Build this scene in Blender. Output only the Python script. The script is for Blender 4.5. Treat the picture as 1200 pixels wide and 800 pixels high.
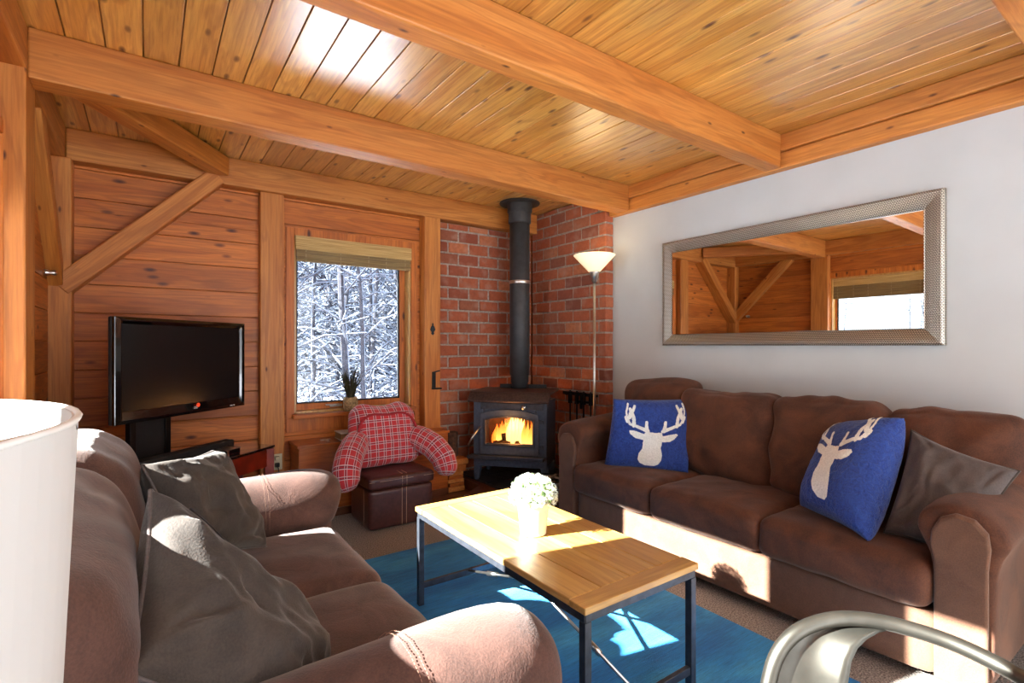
import bpy, bmesh, math, random
from mathutils import Vector, Matrix, noise
random.seed(7)
PI = math.pi
for o in list(bpy.data.objects): bpy.data.objects.remove(o)
sc = bpy.context.scene
COL = sc.collection
HC = 1.30                      # camera height, floor z = 0
YAW = math.radians(35.3)
F = 601.0
# ---------------------------------------------------------------- camera
cam = bpy.data.cameras.new('camera'); camo = bpy.data.objects.new('camera', cam); COL.objects.link(camo)
cam.sensor_width = 36; cam.lens = 36*F/1200; cam.shift_y = 5/1200; cam.clip_start = .02; cam.clip_end = 400
camo.location = (0, 0, HC); camo.rotation_euler = (PI/2, 0, -YAW); sc.camera = camo
# ---------------------------------------------------------------- world, sun, exposure
sc.view_settings.view_transform = 'Standard'; sc.view_settings.look = 'None'
sc.view_settings.gamma = 1; sc.view_settings.exposure = 0.0; sc.view_settings.use_curve_mapping = False
world = bpy.data.worlds.new('sky'); sc.world = world; world.use_nodes = True
wn = world.node_tree; wn.nodes.clear()
wo = wn.nodes.new('ShaderNodeOutputWorld'); wb = wn.nodes.new('ShaderNodeBackground')
tc = wn.nodes.new('ShaderNodeTexCoord'); sp = wn.nodes.new('ShaderNodeSeparateXYZ'); cr = wn.nodes.new('ShaderNodeValToRGB')
wn.links.new(tc.outputs['Generated'], sp.inputs[0]); wn.links.new(sp.outputs['Z'], cr.inputs[0])
cr.color_ramp.elements[0].position = 0.0; cr.color_ramp.elements[0].color = (.86, .92, 1, 1)
cr.color_ramp.elements[1].position = .8; cr.color_ramp.elements[1].color = (.42, .62, 1, 1)
wn.links.new(cr.outputs[0], wb.inputs[0]); wb.inputs[1].default_value = 2.6
wn.links.new(wb.outputs[0], wo.inputs[0])
SUN_DIR = Vector((1, -.22, -.545)).normalized()
sl = bpy.data.lights.new('sun', 'SUN'); sl.energy = 88; sl.angle = math.radians(.6); sl.color = (1, .96, .90)
so = bpy.data.objects.new('sun', sl); COL.objects.link(so); so.rotation_euler = SUN_DIR.to_track_quat('-Z', 'Y').to_euler(); so.location = (-8, 3, 6)
def area(name, loc, target, size, size_y, energy, color):
    l = bpy.data.lights.new(name, 'AREA'); l.shape = 'RECTANGLE'; l.size = size; l.size_y = size_y; l.energy = energy; l.color = color
    o = bpy.data.objects.new(name, l); COL.objects.link(o); o.location = loc
    o.rotation_euler = (Vector(target)-Vector(loc)).to_track_quat('-Z', 'Y').to_euler(); return o
area('fill_light', (1.4, -1.7, 2.35), (1.6, 3.2, 1.1), 2.6, 1.4, 50, (.97, .98, 1))  # added soft fill from behind the camera, stands for no known fixture
area('fill_light', (1.6, -.6, .9), (1.6, 1.6, 3.2), 2.4, 1.6, 26, (1, .96, .90))  # added upward fill that brightens the ceiling, no lamp stands here

# ---------------------------------------------------------------- helpers
def hexc(h, s=1.0):
    h = h.lstrip('#'); c = [int(h[i:i+2], 16)/255 for i in (0, 2, 4)]
    return tuple(s*(x/12.92 if x <= .04045 else ((x+.055)/1.055)**2.4) for x in c)+(1,)
def ray(u, v):
    d = u-600; f = (math.sin(YAW), math.cos(YAW)); r = (math.cos(YAW), -math.sin(YAW))
    return Vector((f[0]*F+r[0]*d, f[1]*F+r[1]*d, 405-v))
def at(u, v, X=None, Y=None, z=None, D=None):
    r = ray(u, v)
    t = X/r.x if X is not None else Y/r.y if Y is not None else (z-HC)/r.z if z is not None else D/F
    return Vector((r.x*t, r.y*t, HC+r.z*t))
def tag(o, label=None, cat=None, group=None, kind=None):
    if label: o['label'] = label
    if cat: o['category'] = cat
    if group: o['group'] = group
    if kind: o['kind'] = kind
    return o
def empty(name, loc, label, cat, group=None, rz=0):
    o = bpy.data.objects.new(name, None); COL.objects.link(o); o.location = loc; o.rotation_euler.z = rz
    o.empty_display_size = .1
    return tag(o, label, cat, group)
def link(name, me, mat, parent=None, smooth=False, bevel=0, subsurf=0):
    o = bpy.data.objects.new(name, me); COL.objects.link(o)
    if mat and not me.materials: me.materials.append(mat)
    if smooth:
        for p in me.polygons: p.use_smooth = True
    if parent: o.parent = parent
    if bevel:
        m = o.modifiers.new('bevel', 'BEVEL'); m.width = bevel; m.segments = 2; m.limit_method = 'ANGLE'; m.angle_limit = .6
    if subsurf:
        m = o.modifiers.new('subsurf', 'SUBSURF'); m.levels = subsurf; m.render_levels = subsurf
    return o
class MB:
    def __init__(s): s.v = []; s.f = []
    def add(s, vs, fs):
        n = len(s.v); s.v += [tuple(v) for v in vs]; s.f += [tuple(i+n for i in f) for f in fs]; return s
    def box(s, x0, x1, y0, y1, z0, z1, M=None):
        vs = [Vector((x, y, z)) for z in (z0, z1) for y in (y0, y1) for x in (x0, x1)]
        if M is not None: vs = [M @ v for v in vs]
        return s.add(vs, [(0, 2, 3, 1), (4, 5, 7, 6), (0, 1, 5, 4), (2, 6, 7, 3), (0, 4, 6, 2), (1, 3, 7, 5)])
    def bar(s, a, b, w, h, up=(0, 0, 1)):
        a = Vector(a); b = Vector(b); d = (b-a).normalized(); u = Vector(up)
        x = d.cross(u).normalized(); y = x.cross(d).normalized()
        vs = []
        for p in (a, b):
            for (i, j) in ((-1, -1), (1, -1), (1, 1), (-1, 1)): vs.append(p+x*i*w/2+y*j*h/2)
        return s.add(vs, [(0, 3, 2, 1), (4, 5, 6, 7), (0, 1, 5, 4), (1, 2, 6, 5), (2, 3, 7, 6), (3, 0, 4, 7)])
    def tube(s, pts, r, n=10, cap=True, flat=1.0):
        pts = [Vector(p) for p in pts]; rs = r if isinstance(r, (list, tuple)) else [r]*len(pts)
        rings = []; prev = None
        for i, p in enumerate(pts):
            d = (pts[min(i+1, len(pts)-1)]-pts[max(i-1, 0)]).normalized()
            if prev is None:
                ref = Vector((0, 0, 1)) if abs(d.z) < .9 else Vector((1, 0, 0)); x = d.cross(ref).normalized()
            else: x = (prev-d*prev.dot(d)).normalized()
            prev = x; y = d.cross(x)
            rings.append([p+(x*math.cos(2*PI*k/n)+y*flat*math.sin(2*PI*k/n))*rs[i] for k in range(n)])
        return s.loft(rings, cap)
    def loft(s, rings, cap=True, closed=True):
        n = len(rings[0]); base = len(s.v)
        for r in rings: s.v += [tuple(p) for p in r]
        for i in range(len(rings)-1):
            for k in range(n if closed else n-1):
                a = base+i*n+k; b = base+i*n+(k+1) % n
                s.f.append((a, b, b+n, a+n))
        if cap:
            s.f.append(tuple(base+k for k in range(n))[::-1]); s.f.append(tuple(base+(len(rings)-1)*n+k for k in range(n)))
        return s
    def lathe(s, prof, c=(0, 0, 0), n=28, cap=True):
        c = Vector(c)
        return s.loft([[c+Vector((r*math.cos(2*PI*k/n), r*math.sin(2*PI*k/n), z)) for k in range(n)] for r, z in prof], cap)
    def prism(s, poly, z0, z1):
        n = len(poly); s.add([(x, y, z0) for x, y in poly]+[(x, y, z1) for x, y in poly],
            [tuple(range(n))[::-1], tuple(range(n, 2*n))]+[(i, (i+1) % n, n+(i+1) % n, n+i) for i in range(n)]); return s
    def mesh(s, name):
        me = bpy.data.meshes.new(name); me.from_pydata(s.v, [], s.f)
        bm = bmesh.new(); bm.from_mesh(me); bmesh.ops.recalc_face_normals(bm, faces=bm.faces); bm.to_mesh(me); bm.free()
        me.update(); return me
    def build(s, name, mat, parent=None, smooth=False, bevel=0, subsurf=0):
        return link(name, s.mesh(name), mat, parent, smooth, bevel, subsurf)
    def build_at(s, name, mat, loc, smooth=False, bevel=0):     # top-level single mesh with its origin at loc
        loc = Vector(loc); s.v = [tuple(Vector(v)-loc) for v in s.v]
        o = s.build(name, mat, None, smooth, bevel); o.location = loc; return o
def rel(mb, root):                                                # world coordinates -> coordinates of an unrotated root
    mb.v = [tuple(Vector(v)-root.location) for v in mb.v]; return mb
def copy_tree(o, parent=None):
    c = o.copy(); COL.objects.link(c); c.parent = parent
    for ch in list(o.children): copy_tree(ch, c)
    return c

# ---------------------------------------------------------------- materials
def newmat(name):
    m = bpy.data.materials.new(name); m.use_nodes = True; nt = m.node_tree
    return m, nt, nt.nodes['Principled BSDF']
def nd(nt, t, **k):
    n = nt.nodes.new(t)
    for a, b in k.items():
        if a.startswith('_'): setattr(n, a[1:], b)
        else: n.inputs[a.replace('_', ' ')].default_value = b
    return n
def coords(nt, scale=(1, 1, 1), rnd=0.0, rot=(0, 0, 0)):
    t = nd(nt, 'ShaderNodeTexCoord'); mp = nd(nt, 'ShaderNodeMapping'); mp.inputs['Scale'].default_value = scale; mp.inputs['Rotation'].default_value = rot
    if rnd:
        oi = nd(nt, 'ShaderNodeObjectInfo'); m = nd(nt, 'ShaderNodeMath', _operation='MULTIPLY'); m.inputs[1].default_value = rnd
        va = nd(nt, 'ShaderNodeVectorMath', _operation='ADD'); cb = nd(nt, 'ShaderNodeCombineXYZ')
        nt.links.new(oi.outputs['Random'], m.inputs[0])
        for i in range(3): nt.links.new(m.outputs[0], cb.inputs[i])
        nt.links.new(t.outputs['Object'], va.inputs[0]); nt.links.new(cb.outputs[0], va.inputs[1]); nt.links.new(va.outputs[0], mp.inputs[0])
    else: nt.links.new(t.outputs['Object'], mp.inputs[0])
    return mp.outputs[0]
def ramp(nt, fac, stops, interp='LINEAR'):
    r = nd(nt, 'ShaderNodeValToRGB'); r.color_ramp.interpolation = interp
    while len(r.color_ramp.elements) < len(stops): r.color_ramp.elements.new(.5)
    for e, (p, c) in zip(r.color_ramp.elements, stops): e.position = p; e.color = c
    nt.links.new(fac, r.inputs[0]); return r.outputs[0]
def mix(nt, fac, a, b, mode='MIX'):
    m = nd(nt, 'ShaderNodeMix', _data_type='RGBA', _blend_type=mode)
    for s, x in ((m.inputs[0], fac), (m.inputs[6], a), (m.inputs[7], b)):
        if hasattr(x, 'links'): nt.links.new(x, s)
        else: s.default_value = x
    return m.outputs[2]
def bump(nt, b, h, strength, dist=.01):
    n = nd(nt, 'ShaderNodeBump'); n.inputs['Strength'].default_value = strength; n.inputs['Distance'].default_value = dist
    nt.links.new(h, n.inputs['Height']); nt.links.new(n.outputs[0], b.inputs['Normal'])
def plain(name, col, rough=.5, metal=0, noise_amt=0.0, nscale=30, bumpv=0, coat=0, sheen=0):
    m, nt, b = newmat(name); b.inputs['Roughness'].default_value = rough; b.inputs['Metallic'].default_value = metal
    b.inputs['Coat Weight'].default_value = coat; b.inputs['Sheen Weight'].default_value = sheen
    n = nd(nt, 'ShaderNodeTexNoise', Scale=nscale, Detail=4.0); nt.links.new(coords(nt), n.inputs['Vector'])
    dark = tuple(x*(1-noise_amt) for x in col[:3])+(1,); lite = tuple(min(1, x*(1+noise_amt)) for x in col[:3])+(1,)
    nt.links.new(ramp(nt, n.outputs['Fac'], [(.35, dark), (.65, lite)]), b.inputs['Base Color'])
    if bumpv: bump(nt, b, n.outputs['Fac'], bumpv, .01)
    return m
def wood(name, light, mid, dark, axis='x', rough=.38, knots=.055, coat=.25, grain=1.0, vary=.35, coat_ior=1.5):
    m, nt, b = newmat(name); b.inputs['Roughness'].default_value = rough; b.inputs['Coat Weight'].default_value = coat; b.inputs['Coat Roughness'].default_value = .27; b.inputs['Coat IOR'].default_value = coat_ior
    i = 'xyz'.index(axis)
    def sc3(along, across): s = [across]*3; s[i] = along; return tuple(s)
    n0 = nd(nt, 'ShaderNodeTexNoise', Scale=1.0, Detail=3.0, Distortion=.6); nt.links.new(coords(nt, sc3(.9, 9), 37.0), n0.inputs['Vector'])
    n1 = nd(nt, 'ShaderNodeTexNoise', Scale=1.0, Detail=5.0, Roughness=.65); nt.links.new(coords(nt, sc3(3.5, 90*grain), 37.0), n1.inputs['Vector'])
    vo = nd(nt, 'ShaderNodeTexVoronoi', Scale=1.0); nt.links.new(coords(nt, sc3(3.8, 10.0), 53.0), vo.inputs['Vector'])
    # growth rings bending round the knots
    md = nd(nt, 'ShaderNodeMath', _operation='MULTIPLY'); nt.links.new(n0.outputs['Fac'], md.inputs[0]); md.inputs[1].default_value = 34.0
    sn = nd(nt, 'ShaderNodeMath', _operation='SINE'); nt.links.new(md.outputs[0], sn.inputs[0])
    c0 = ramp(nt, n0.outputs['Fac'], [(.3, mid), (.62, light)])
    c1 = mix(nt, ramp(nt, sn.outputs[0], [(.1, (0, 0, 0, 1)), (1, (.34, .34, .34, 1))]), c0, dark)
    c2 = mix(nt, ramp(nt, n1.outputs['Fac'], [(.42, (0, 0, 0, 1)), (.70, (.5, .5, .5, 1))]), c1, dark)
    kd = tuple(x*q for x, q in zip(dark[:3], (.34, .26, .2)))+(1,)
    kn = ramp(nt, vo.outputs['Distance'], [(knots*.6, (1, 1, 1, 1)), (knots*1.5, (.65, .65, .65, 1)), (knots*2.4, (0, 0, 0, 1))])
    c3 = mix(nt, kn, c2, kd)
    oi = nd(nt, 'ShaderNodeObjectInfo')
    v = ramp(nt, oi.outputs['Random'], [(0, (1-vary, 1-vary*1.15, 1-vary*1.3, 1)), (1, (1, 1, 1, 1))])
    nt.links.new(mix(nt, 1.0, c3, v, 'MULTIPLY'), b.inputs['Base Color'])
    bump(nt, b, n1.outputs['Fac'], .12, .004)
    return m
def woodset(name, l, m_, d, **k): return {a: wood(name+'_'+a, l, m_, d, a, **k) for a in 'xyz'}
W_WALL = woodset('pine_wall', hexc('DA8030'), hexc('BE681C'), hexc('7E3C0C'), rough=.55, knots=.075, coat=.08, vary=.25)
W_BEAM = woodset('fir_beam', hexc('D08A40'), hexc('BE7026'), hexc('8C4A16'), rough=.55, knots=.04, coat=.05, vary=.15)
W_CEIL = woodset('pine_ceiling', hexc('F2BC62'), hexc('DC9A3C'), hexc('94520F'), rough=.36, knots=.07, coat=1.0, vary=.28, coat_ior=2.0)
W_CHEST = woodset('orange_pine', hexc('C87431'), hexc('AE5A20'), hexc('7E3A12'), rough=.3, knots=.05)
W_TABLE = woodset('honey_wood', hexc('D2A862'), hexc('C29248'), hexc('96682C'), rough=.32, knots=.0, vary=.12)
W_FLOOR = woodset('dark_floor_wood', hexc('6A3C20'), hexc('4A2614'), hexc('2A140A'), rough=.35, knots=.03)
W_RED = plain('cherry_wood', hexc('7A2412'), .3, 0, .25, 12, coat=.4)
M_WHITE = plain('wall_paint', hexc('BCC1C2'), .75, 0, .03, 3)
M_BLACK = plain('black_metal', hexc('17171A'), .4, .6, .2, 40)
M_GBLACK = plain('gloss_black', hexc('08080A'), .12, 0, 0, 10, coat=.8)
M_MBLACK = plain('matt_black', hexc('141416'), .6, 0, .2, 30)
M_STEEL = plain('brushed_steel', hexc('C8C6C0'), .28, 1, .08, 60)
M_DSTEEL = plain('dark_steel', hexc('484C55'), .4, .7, .2, 30)
M_STOVE = plain('stove_iron', hexc('4A5464'), .45, .35, .15, 40, .05)
M_STOVETOP = plain('stove_top_iron', hexc('4C3E3A'), .45, .4, .3, 60, .1)
M_PIPE = plain('flue_pipe', hexc('3A3B3D'), .55, .2, .15, 18, .04)
M_SCREEN = plain('tv_screen', hexc('0E0F11'), .22, 0, 0, 5)
M_CREAM = plain('cream_ceramic', hexc('DDD3BE'), .35, 0, .03, 8, coat=.3)
M_GLASSTOP = plain('black_glass', hexc('0A0A0B'), .04, 0, 0, 5, coat=1)
M_SLATE = plain('slate', hexc('2B2D30'), .35, 0, .45, 14, .15)
M_MORTAR = plain('mortar', hexc('9C8E82'), .9, 0, .22, 40, .5)
M_PLASTIC = plain('ivory_plastic', hexc('C9BF9E'), .4)
def fabric(name, col, nap, nscale=7, sheen=.5, rough=.85, fine=220, bs=.25, sheencol=(1, .85, .75, 1)):
    m, nt, b = newmat(name); b.inputs['Roughness'].default_value = rough
    b.inputs['Sheen Weight'].default_value = sheen; b.inputs['Sheen Roughness'].default_value = .4; b.inputs['Sheen Tint'].default_value = sheencol
    n = nd(nt, 'ShaderNodeTexNoise', Scale=nscale, Detail=5.0, Roughness=.6, Distortion=1.2); nt.links.new(coords(nt, (1, 1, 1), 9.0), n.inputs['Vector'])
    f = nd(nt, 'ShaderNodeTexNoise', Scale=fine, Detail=2.0); nt.links.new(coords(nt), f.inputs['Vector'])
    c = ramp(nt, n.outputs['Fac'], [(.36, col), (.68, nap)])
    nt.links.new(mix(nt, .35, c, ramp(nt, f.outputs['Fac'], [(.3, tuple(x*.55 for x in col[:3])+(1,)), (.7, nap)])), b.inputs['Base Color'])
    ad = nd(nt, 'ShaderNodeMath', _operation='MULTIPLY_ADD'); nt.links.new(n.outputs['Fac'], ad.inputs[0]); ad.inputs[1].default_value = 3.0; nt.links.new(f.outputs['Fac'], ad.inputs[2])
    bump(nt, b, ad.outputs[0], bs, .004)
    return m
F_BROWN = fabric('brown_microfibre', hexc('3E2114'), hexc('673C25'), sheen=.12, nscale=5)
F_SKIRT = fabric('brown_skirt_fabric', hexc('5A3B2A'), hexc('6E4C38'), sheen=.2, sheencol=(1, .97, .94, 1))
F_LOVE = fabric('taupe_suede', hexc('412921'), hexc('624238'), sheen=.2, sheencol=(1, .97, .94, 1))
F_GREY = fabric('charcoal_velvet', hexc('2E2723'), hexc('463C35'), sheen=.2, sheencol=(.9, .88, .85, 1))
F_GREY2 = fabric('grey_velvet', hexc('4A413E'), hexc('5E5451'), sheen=.25, sheencol=(.9, .9, .9, 1))
F_BLUE = fabric('blue_fleece', hexc('122C78'), hexc('2C50A4'), nscale=40, sheen=.3, fine=160, bs=.9, sheencol=(.7, .8, 1, 1))
F_DEER = fabric('white_fleece', hexc('F0F2EC'), hexc('FFFFFA'), nscale=40, sheen=.3, fine=160, bs=.8)
F_LEATHER = plain('brown_leather', hexc('4A2622'), .38, 0, .18, 50, .15, coat=.15)
M_THREAD = plain('pale_thread', hexc('B89A80'), .8)
M_THREAD2 = plain('brown_thread', hexc('8A6654'), .8)
M_ZIP = plain('black_zip', hexc('101012'), .4, .3)

def carpet_mat():
    m, nt, b = newmat('carpet_pile'); b.inputs['Roughness'].default_value = .95
    n = nd(nt, 'ShaderNodeTexNoise', Scale=150.0, Detail=3.0); nt.links.new(coords(nt), n.inputs['Vector'])
    n2 = nd(nt, 'ShaderNodeTexNoise', Scale=2.0, Detail=3.0); nt.links.new(coords(nt), n2.inputs['Vector'])
    c = ramp(nt, n.outputs['Fac'], [(.36, hexc('5A5450')), (.64, hexc('B4ACA4'))])
    nt.links.new(mix(nt, ramp(nt, n2.outputs['Fac'], [(.3, (0, 0, 0, 1)), (.7, (.25, .25, .25, 1))]), c, hexc('786E68')), b.inputs['Base Color'])
    bump(nt, b, n.outputs['Fac'], .9, .01); return m
def rug_mat():
    m, nt, b = newmat('blue_rug_weave'); b.inputs['Roughness'].default_value = .9; b.inputs['Sheen Weight'].default_value = .05
    n = nd(nt, 'ShaderNodeTexNoise', Scale=1.0, Detail=6.0, Roughness=.7); nt.links.new(coords(nt, (14, 190, 40)), n.inputs['Vector'])
    n2 = nd(nt, 'ShaderNodeTexNoise', Scale=2.2, Detail=4.0); nt.links.new(coords(nt, (.6, 1.6, 1)), n2.inputs['Vector'])
    c = ramp(nt, n2.outputs['Fac'], [(.3, hexc('126CBC')), (.5, hexc('2290D8')), (.72, hexc('50B8EA'))])
    c = mix(nt, ramp(nt, n.outputs['Fac'], [(.35, (.0, .0, .0, 1)), (.7, (.55, .55, .55, 1))]), c, hexc('0C3A62'))
    nt.links.new(c, b.inputs['Base Color']); bump(nt, b, n.outputs['Fac'], .6, .006); return m
def brick_mat():
    m, nt, b = newmat('red_brick'); b.inputs['Roughness'].default_value = .85
    n = nd(nt, 'ShaderNodeTexNoise', Scale=28.0, Detail=6.0, Roughness=.7); nt.links.new(coords(nt, (1, 1, 1), 5.0), n.inputs['Vector'])
    n2 = nd(nt, 'ShaderNodeTexNoise', Scale=9.0, Detail=3.0); nt.links.new(coords(nt, (1, 1, 1), 11.0), n2.inputs['Vector'])
    oi = nd(nt, 'ShaderNodeObjectInfo')
    base = ramp(nt, oi.outputs['Random'], [(0, hexc('8A4630')), (.35, hexc('A85A38')), (.6, hexc('A65838')), (.85, hexc('C07850')), (1, hexc('7A4232'))])
    c = mix(nt, ramp(nt, n.outputs['Fac'], [(.4, (0, 0, 0, 1)), (.75, (.5, .5, .5, 1))]), base, hexc('6A3422'))
    c = mix(nt, ramp(nt, n2.outputs['Fac'], [(.52, (0, 0, 0, 1)), (.78, (.45, .45, .45, 1))]), c, hexc('B09080'))
    nt.links.new(c, b.inputs['Base Color']); bump(nt, b, n.outputs['Fac'], .6, .006); return m
def weave_mat():
    m, nt, b = newmat('woven_champagne_metal'); b.inputs['Metallic'].default_value = .75; b.inputs['Roughness'].default_value = .36
    br = nd(nt, 'ShaderNodeTexBrick'); br.inputs['Scale'].default_value = 1.0; br.inputs['Brick Width'].default_value = .011; br.inputs['Row Height'].default_value = .0085
    br.inputs['Mortar Size'].default_value = .0017; br.inputs['Mortar Smooth'].default_value = .6
    t = nd(nt, 'ShaderNodeTexCoord'); s = nd(nt, 'ShaderNodeSeparateXYZ'); c = nd(nt, 'ShaderNodeCombineXYZ')
    nt.links.new(t.outputs['Object'], s.inputs[0]); nt.links.new(s.outputs['Y'], c.inputs[0]); nt.links.new(s.outputs['Z'], c.inputs[1]); nt.links.new(c.outputs[0], br.inputs['Vector'])
    nt.links.new(ramp(nt, br.outputs['Fac'], [(0, hexc('C9C0B2')), (1, hexc('4A4038'))]), b.inputs['Base Color'])
    inv = nd(nt, 'ShaderNodeMath', _operation='SUBTRACT'); inv.inputs[0].default_value = 1.0; nt.links.new(br.outputs['Fac'], inv.inputs[1])
    bump(nt, b, inv.outputs[0], .9, .006); return m
def plaid_mat():
    m, nt, b = newmat('red_plaid_cloth'); b.inputs['Roughness'].default_value = .85; b.inputs['Sheen Weight'].default_value = .3
    t = nd(nt, 'ShaderNodeTexCoord'); s = nd(nt, 'ShaderNodeSeparateXYZ'); nt.links.new(t.outputs['UV'], s.inputs[0])
    g = []
    for ax in ('X', 'Y'):
        fr = nd(nt, 'ShaderNodeMath', _operation='FRACT'); nt.links.new(s.outputs[ax], fr.inputs[0])
        W = (1, 1, 1, 1); K = (0, 0, 0, 1)
        g.append((ramp(nt, fr.outputs[0], [(0, K), (.12, W), (.18, K), (.40, W), (.46, K), (.58, K)], 'CONSTANT'),
                  ramp(nt, fr.outputs[0], [(0, K), (.20, W), (.26, K), (.32, W), (.38, K), (.7, K)], 'CONSTANT')))
    c = hexc('C22B34')
    c = mix(nt, mix(nt, g[0][1], (0, 0, 0, 1), (.8, .8, .8, 1)), c, hexc('3A1A30')); c = mix(nt, mix(nt, g[1][1], (0, 0, 0, 1), (.8, .8, .8, 1)), c, hexc('3A1A30'))
    c = mix(nt, mix(nt, g[0][0], (0, 0, 0, 1), (.95, .95, .95, 1)), c, hexc('D8C4C8')); c = mix(nt, mix(nt, g[1][0], (0, 0, 0, 1), (.95, .95, .95, 1)), c, hexc('D8C4C8'))
    nt.links.new(c, b.inputs['Base Color']); return m
def glass_mat(tint=(.93, .96, .97, 1)):
    m = bpy.data.materials.new('window_glass'); m.use_nodes = True; nt = m.node_tree; nt.nodes.clear()
    o = nd(nt, 'ShaderNodeOutputMaterial'); tr = nd(nt, 'ShaderNodeBsdfTransparent'); tr.inputs[0].default_value = tint
    gl = nd(nt, 'ShaderNodeBsdfGlossy'); gl.inputs['Roughness'].default_value = .02; fr = nd(nt, 'ShaderNodeFresnel', IOR=1.35); mx = nd(nt, 'ShaderNodeMixShader')
    nt.links.new(fr.outputs[0], mx.inputs[0]); nt.links.new(tr.outputs[0], mx.inputs[1]); nt.links.new(gl.outputs[0], mx.inputs[2]); nt.links.new(mx.outputs[0], o.inputs[0]); return m
def emit(name, col, st):
    m, nt, b = newmat(name); b.inputs['Base Color'].default_value = col; b.inputs['Emission Color'].default_value = col; b.inputs['Emission Strength'].default_value = st; return m
M_CARPET = carpet_mat(); M_RUG = rug_mat(); M_BRICK = brick_mat(); M_WEAVE = weave_mat(); M_PLAID = plaid_mat(); M_GLASS = glass_mat()
M_MIRROR = plain('mirror_silver', (.93, .93, .93, 1), .01, 1)
M_SNOW = plain('snow', (.74, .79, .88, 1), .8, 0, .04, 3)
M_FROST = plain('frosted_twig', (.20, .235, .30, 1), .9, 0, .2, 8)
M_BARK = plain('grey_bark', hexc('30313A'), .9, 0, .4, 20)

# ---------------------------------------------------------------- structure
CZ = HC+1.353          # underside of ceiling planks
BZ = HC+1.138          # underside of beams
XL, XR, YB, YN = -.50, 3.38, 4.30, -3.4
S = lambda o, k='structure': tag(o, kind=k)
S(MB().box(-.72, 3.6, YN, 4.6, -.12, 0).build('floor', M_CARPET))
ceil = S(MB().box(-.72, 3.6, YN, 4.6, CZ+.024, CZ+.14).build('ceiling', W_CEIL['y']))
pl = MB().box(0, .1335, YN, YB+.02, 0, .022).mesh('plank')
x = -.02-.139*4
k = 0
while x < XR+.05:
    o = link('plank', pl, W_CEIL['y'], ceil, bevel=.0018); o.location = (x+.002, 0, CZ+random.uniform(-.0008, .0008)); x += .139
# wall with openings made of horizontal boards -------------------------------------------------
def board_wall(parent, axis, plane, out, a0, a1, openings, mat, zt, phase=2.255, pitch=.185):
    """axis 'x': boards run along x at y=plane; axis 'y': along y at x=plane. openings (a0,a1,z0,z1)"""
    z = phase-pitch*20
    while z < zt:
        z0, z1 = max(0, z), min(zt, z+pitch-.0035)
        if z1-z0 > .01:
            segs = [(a0, a1)]
            zs = sorted({z0, z1} | {q for op in openings for q in op[2:4] if z0 < q < z1})
            for s0, s1 in zip(zs, zs[1:]):
                cuts = [(a0, a1)]
                for op in openings:
                    if op[2] < (s0+s1)/2 < op[3]:
                        nc = []
                        for c0, c1 in cuts:
                            if op[0] > c0: nc.append((c0, min(c1, op[0])))
                            if op[1] < c1: nc.append((max(c0, op[1]), c1))
                        cuts = [c for c in nc if c[1]-c[0] > .01]
                for c0, c1 in cuts:
                    mb = MB()
                    if axis == 'x': mb.box(c0, c1, min(plane, plane+out), max(plane, plane+out), s0, s1)
                    else: mb.box(min(plane, plane+out), max(plane, plane+out), c0, c1, s0, s1)
                    mb.build('board', mat, parent, bevel=.004)
        z += pitch
def shell(name, axis, p0, p1, a0, a1, z0, z1, openings, mat):
    mb = MB(); cur = a0
    for op in sorted(openings):
        segs = [(cur, op[0], z0, z1), (op[0], op[1], z0, op[2]), (op[0], op[1], op[3], z1)]
        for s in segs:
            if s[1] > s[0] and s[3] > s[2]:
                mb.box(s[0], s[1], p0, p1, s[2], s[3]) if axis == 'x' else mb.box(p0, p1, s[0], s[1], s[2], s[3])
        cur = op[1]
    mb.box(cur, a1, p0, p1, z0, z1) if axis == 'x' else mb.box(p0, p1, cur, a1, z0, z1)
    return S(mb.build(name, mat))
WB = (.935, 1.925, .76, 2.17)                       # opening in the back wall
WL1 = (1.915, 2.925, .76, 2.17); WL2 = (.50, 1.46, .76, 2.17)
wb_ = shell('wall_back', 'x', YB+.022, 4.52, -.72, 3.6, 0, CZ+.02, [WB], W_WALL['x'])
board_wall(wb_, 'x', YB, .022, XL, 2.17, [WB], W_WALL['x'], CZ-.01)
wl_ = shell('wall_left', 'y', -.70, XL-.022, YN, 4.32, 0, CZ+.02, [WL2, WL1], W_WALL['y'])
board_wall(wl_, 'y', XL, -.022, -1.2, YB, [WL2, WL1], W_WALL['y'], CZ-.01)
S(MB().box(XR, 3.6, YN, 4.32, 0, CZ+.02).build('wall_right', M_WHITE))
shell('wall_near', 'x', YN-.15, YN, -.72, 3.6, 0, CZ+.14, [(-.2, 3.0, .1, 2.35)], M_WHITE)
# timbers
TIM = 'structure'
def timber(name, mb, ax, label):
    o = mb.build(name, W_BEAM[ax], bevel=.008); tag(o, kind='structure'); o['label'] = label; return o
yb = [(-3.4, -3.3), (-2.19, -2.08), (-.9, -.79)]
timber('ceiling_beam', MB().box(-.42, 3.30, 2.955, 3.095, BZ, CZ), 'x', 'heavy orange timber beam across the ceiling just before the flue pipe')
timber('ceiling_beam', MB().box(-.42, 3.30, 1.683, 1.79, BZ, CZ), 'x', 'heavy timber beam across the middle of the ceiling')
timber('ceiling_beam', MB().box(-.42, 3.30, .36, .47, BZ, CZ), 'x', 'timber beam cut by the top right corner of the picture')
for a, b in yb[1:]: timber('ceiling_beam', MB().box(-.42, 3.30, a, b, BZ, CZ), 'x', 'timber beam behind the camera')
timber('wall_beam', MB().box(3.315, 3.40, YN, 3.2, BZ-.0, CZ-.11), 'y', 'lower timber running along the top of the white wall')
timber('wall_beam', MB().box(3.30, 3.40, YN, 3.2, CZ-.107, CZ), 'y', 'upper timber running along the top of the white wall under the planks')
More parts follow.
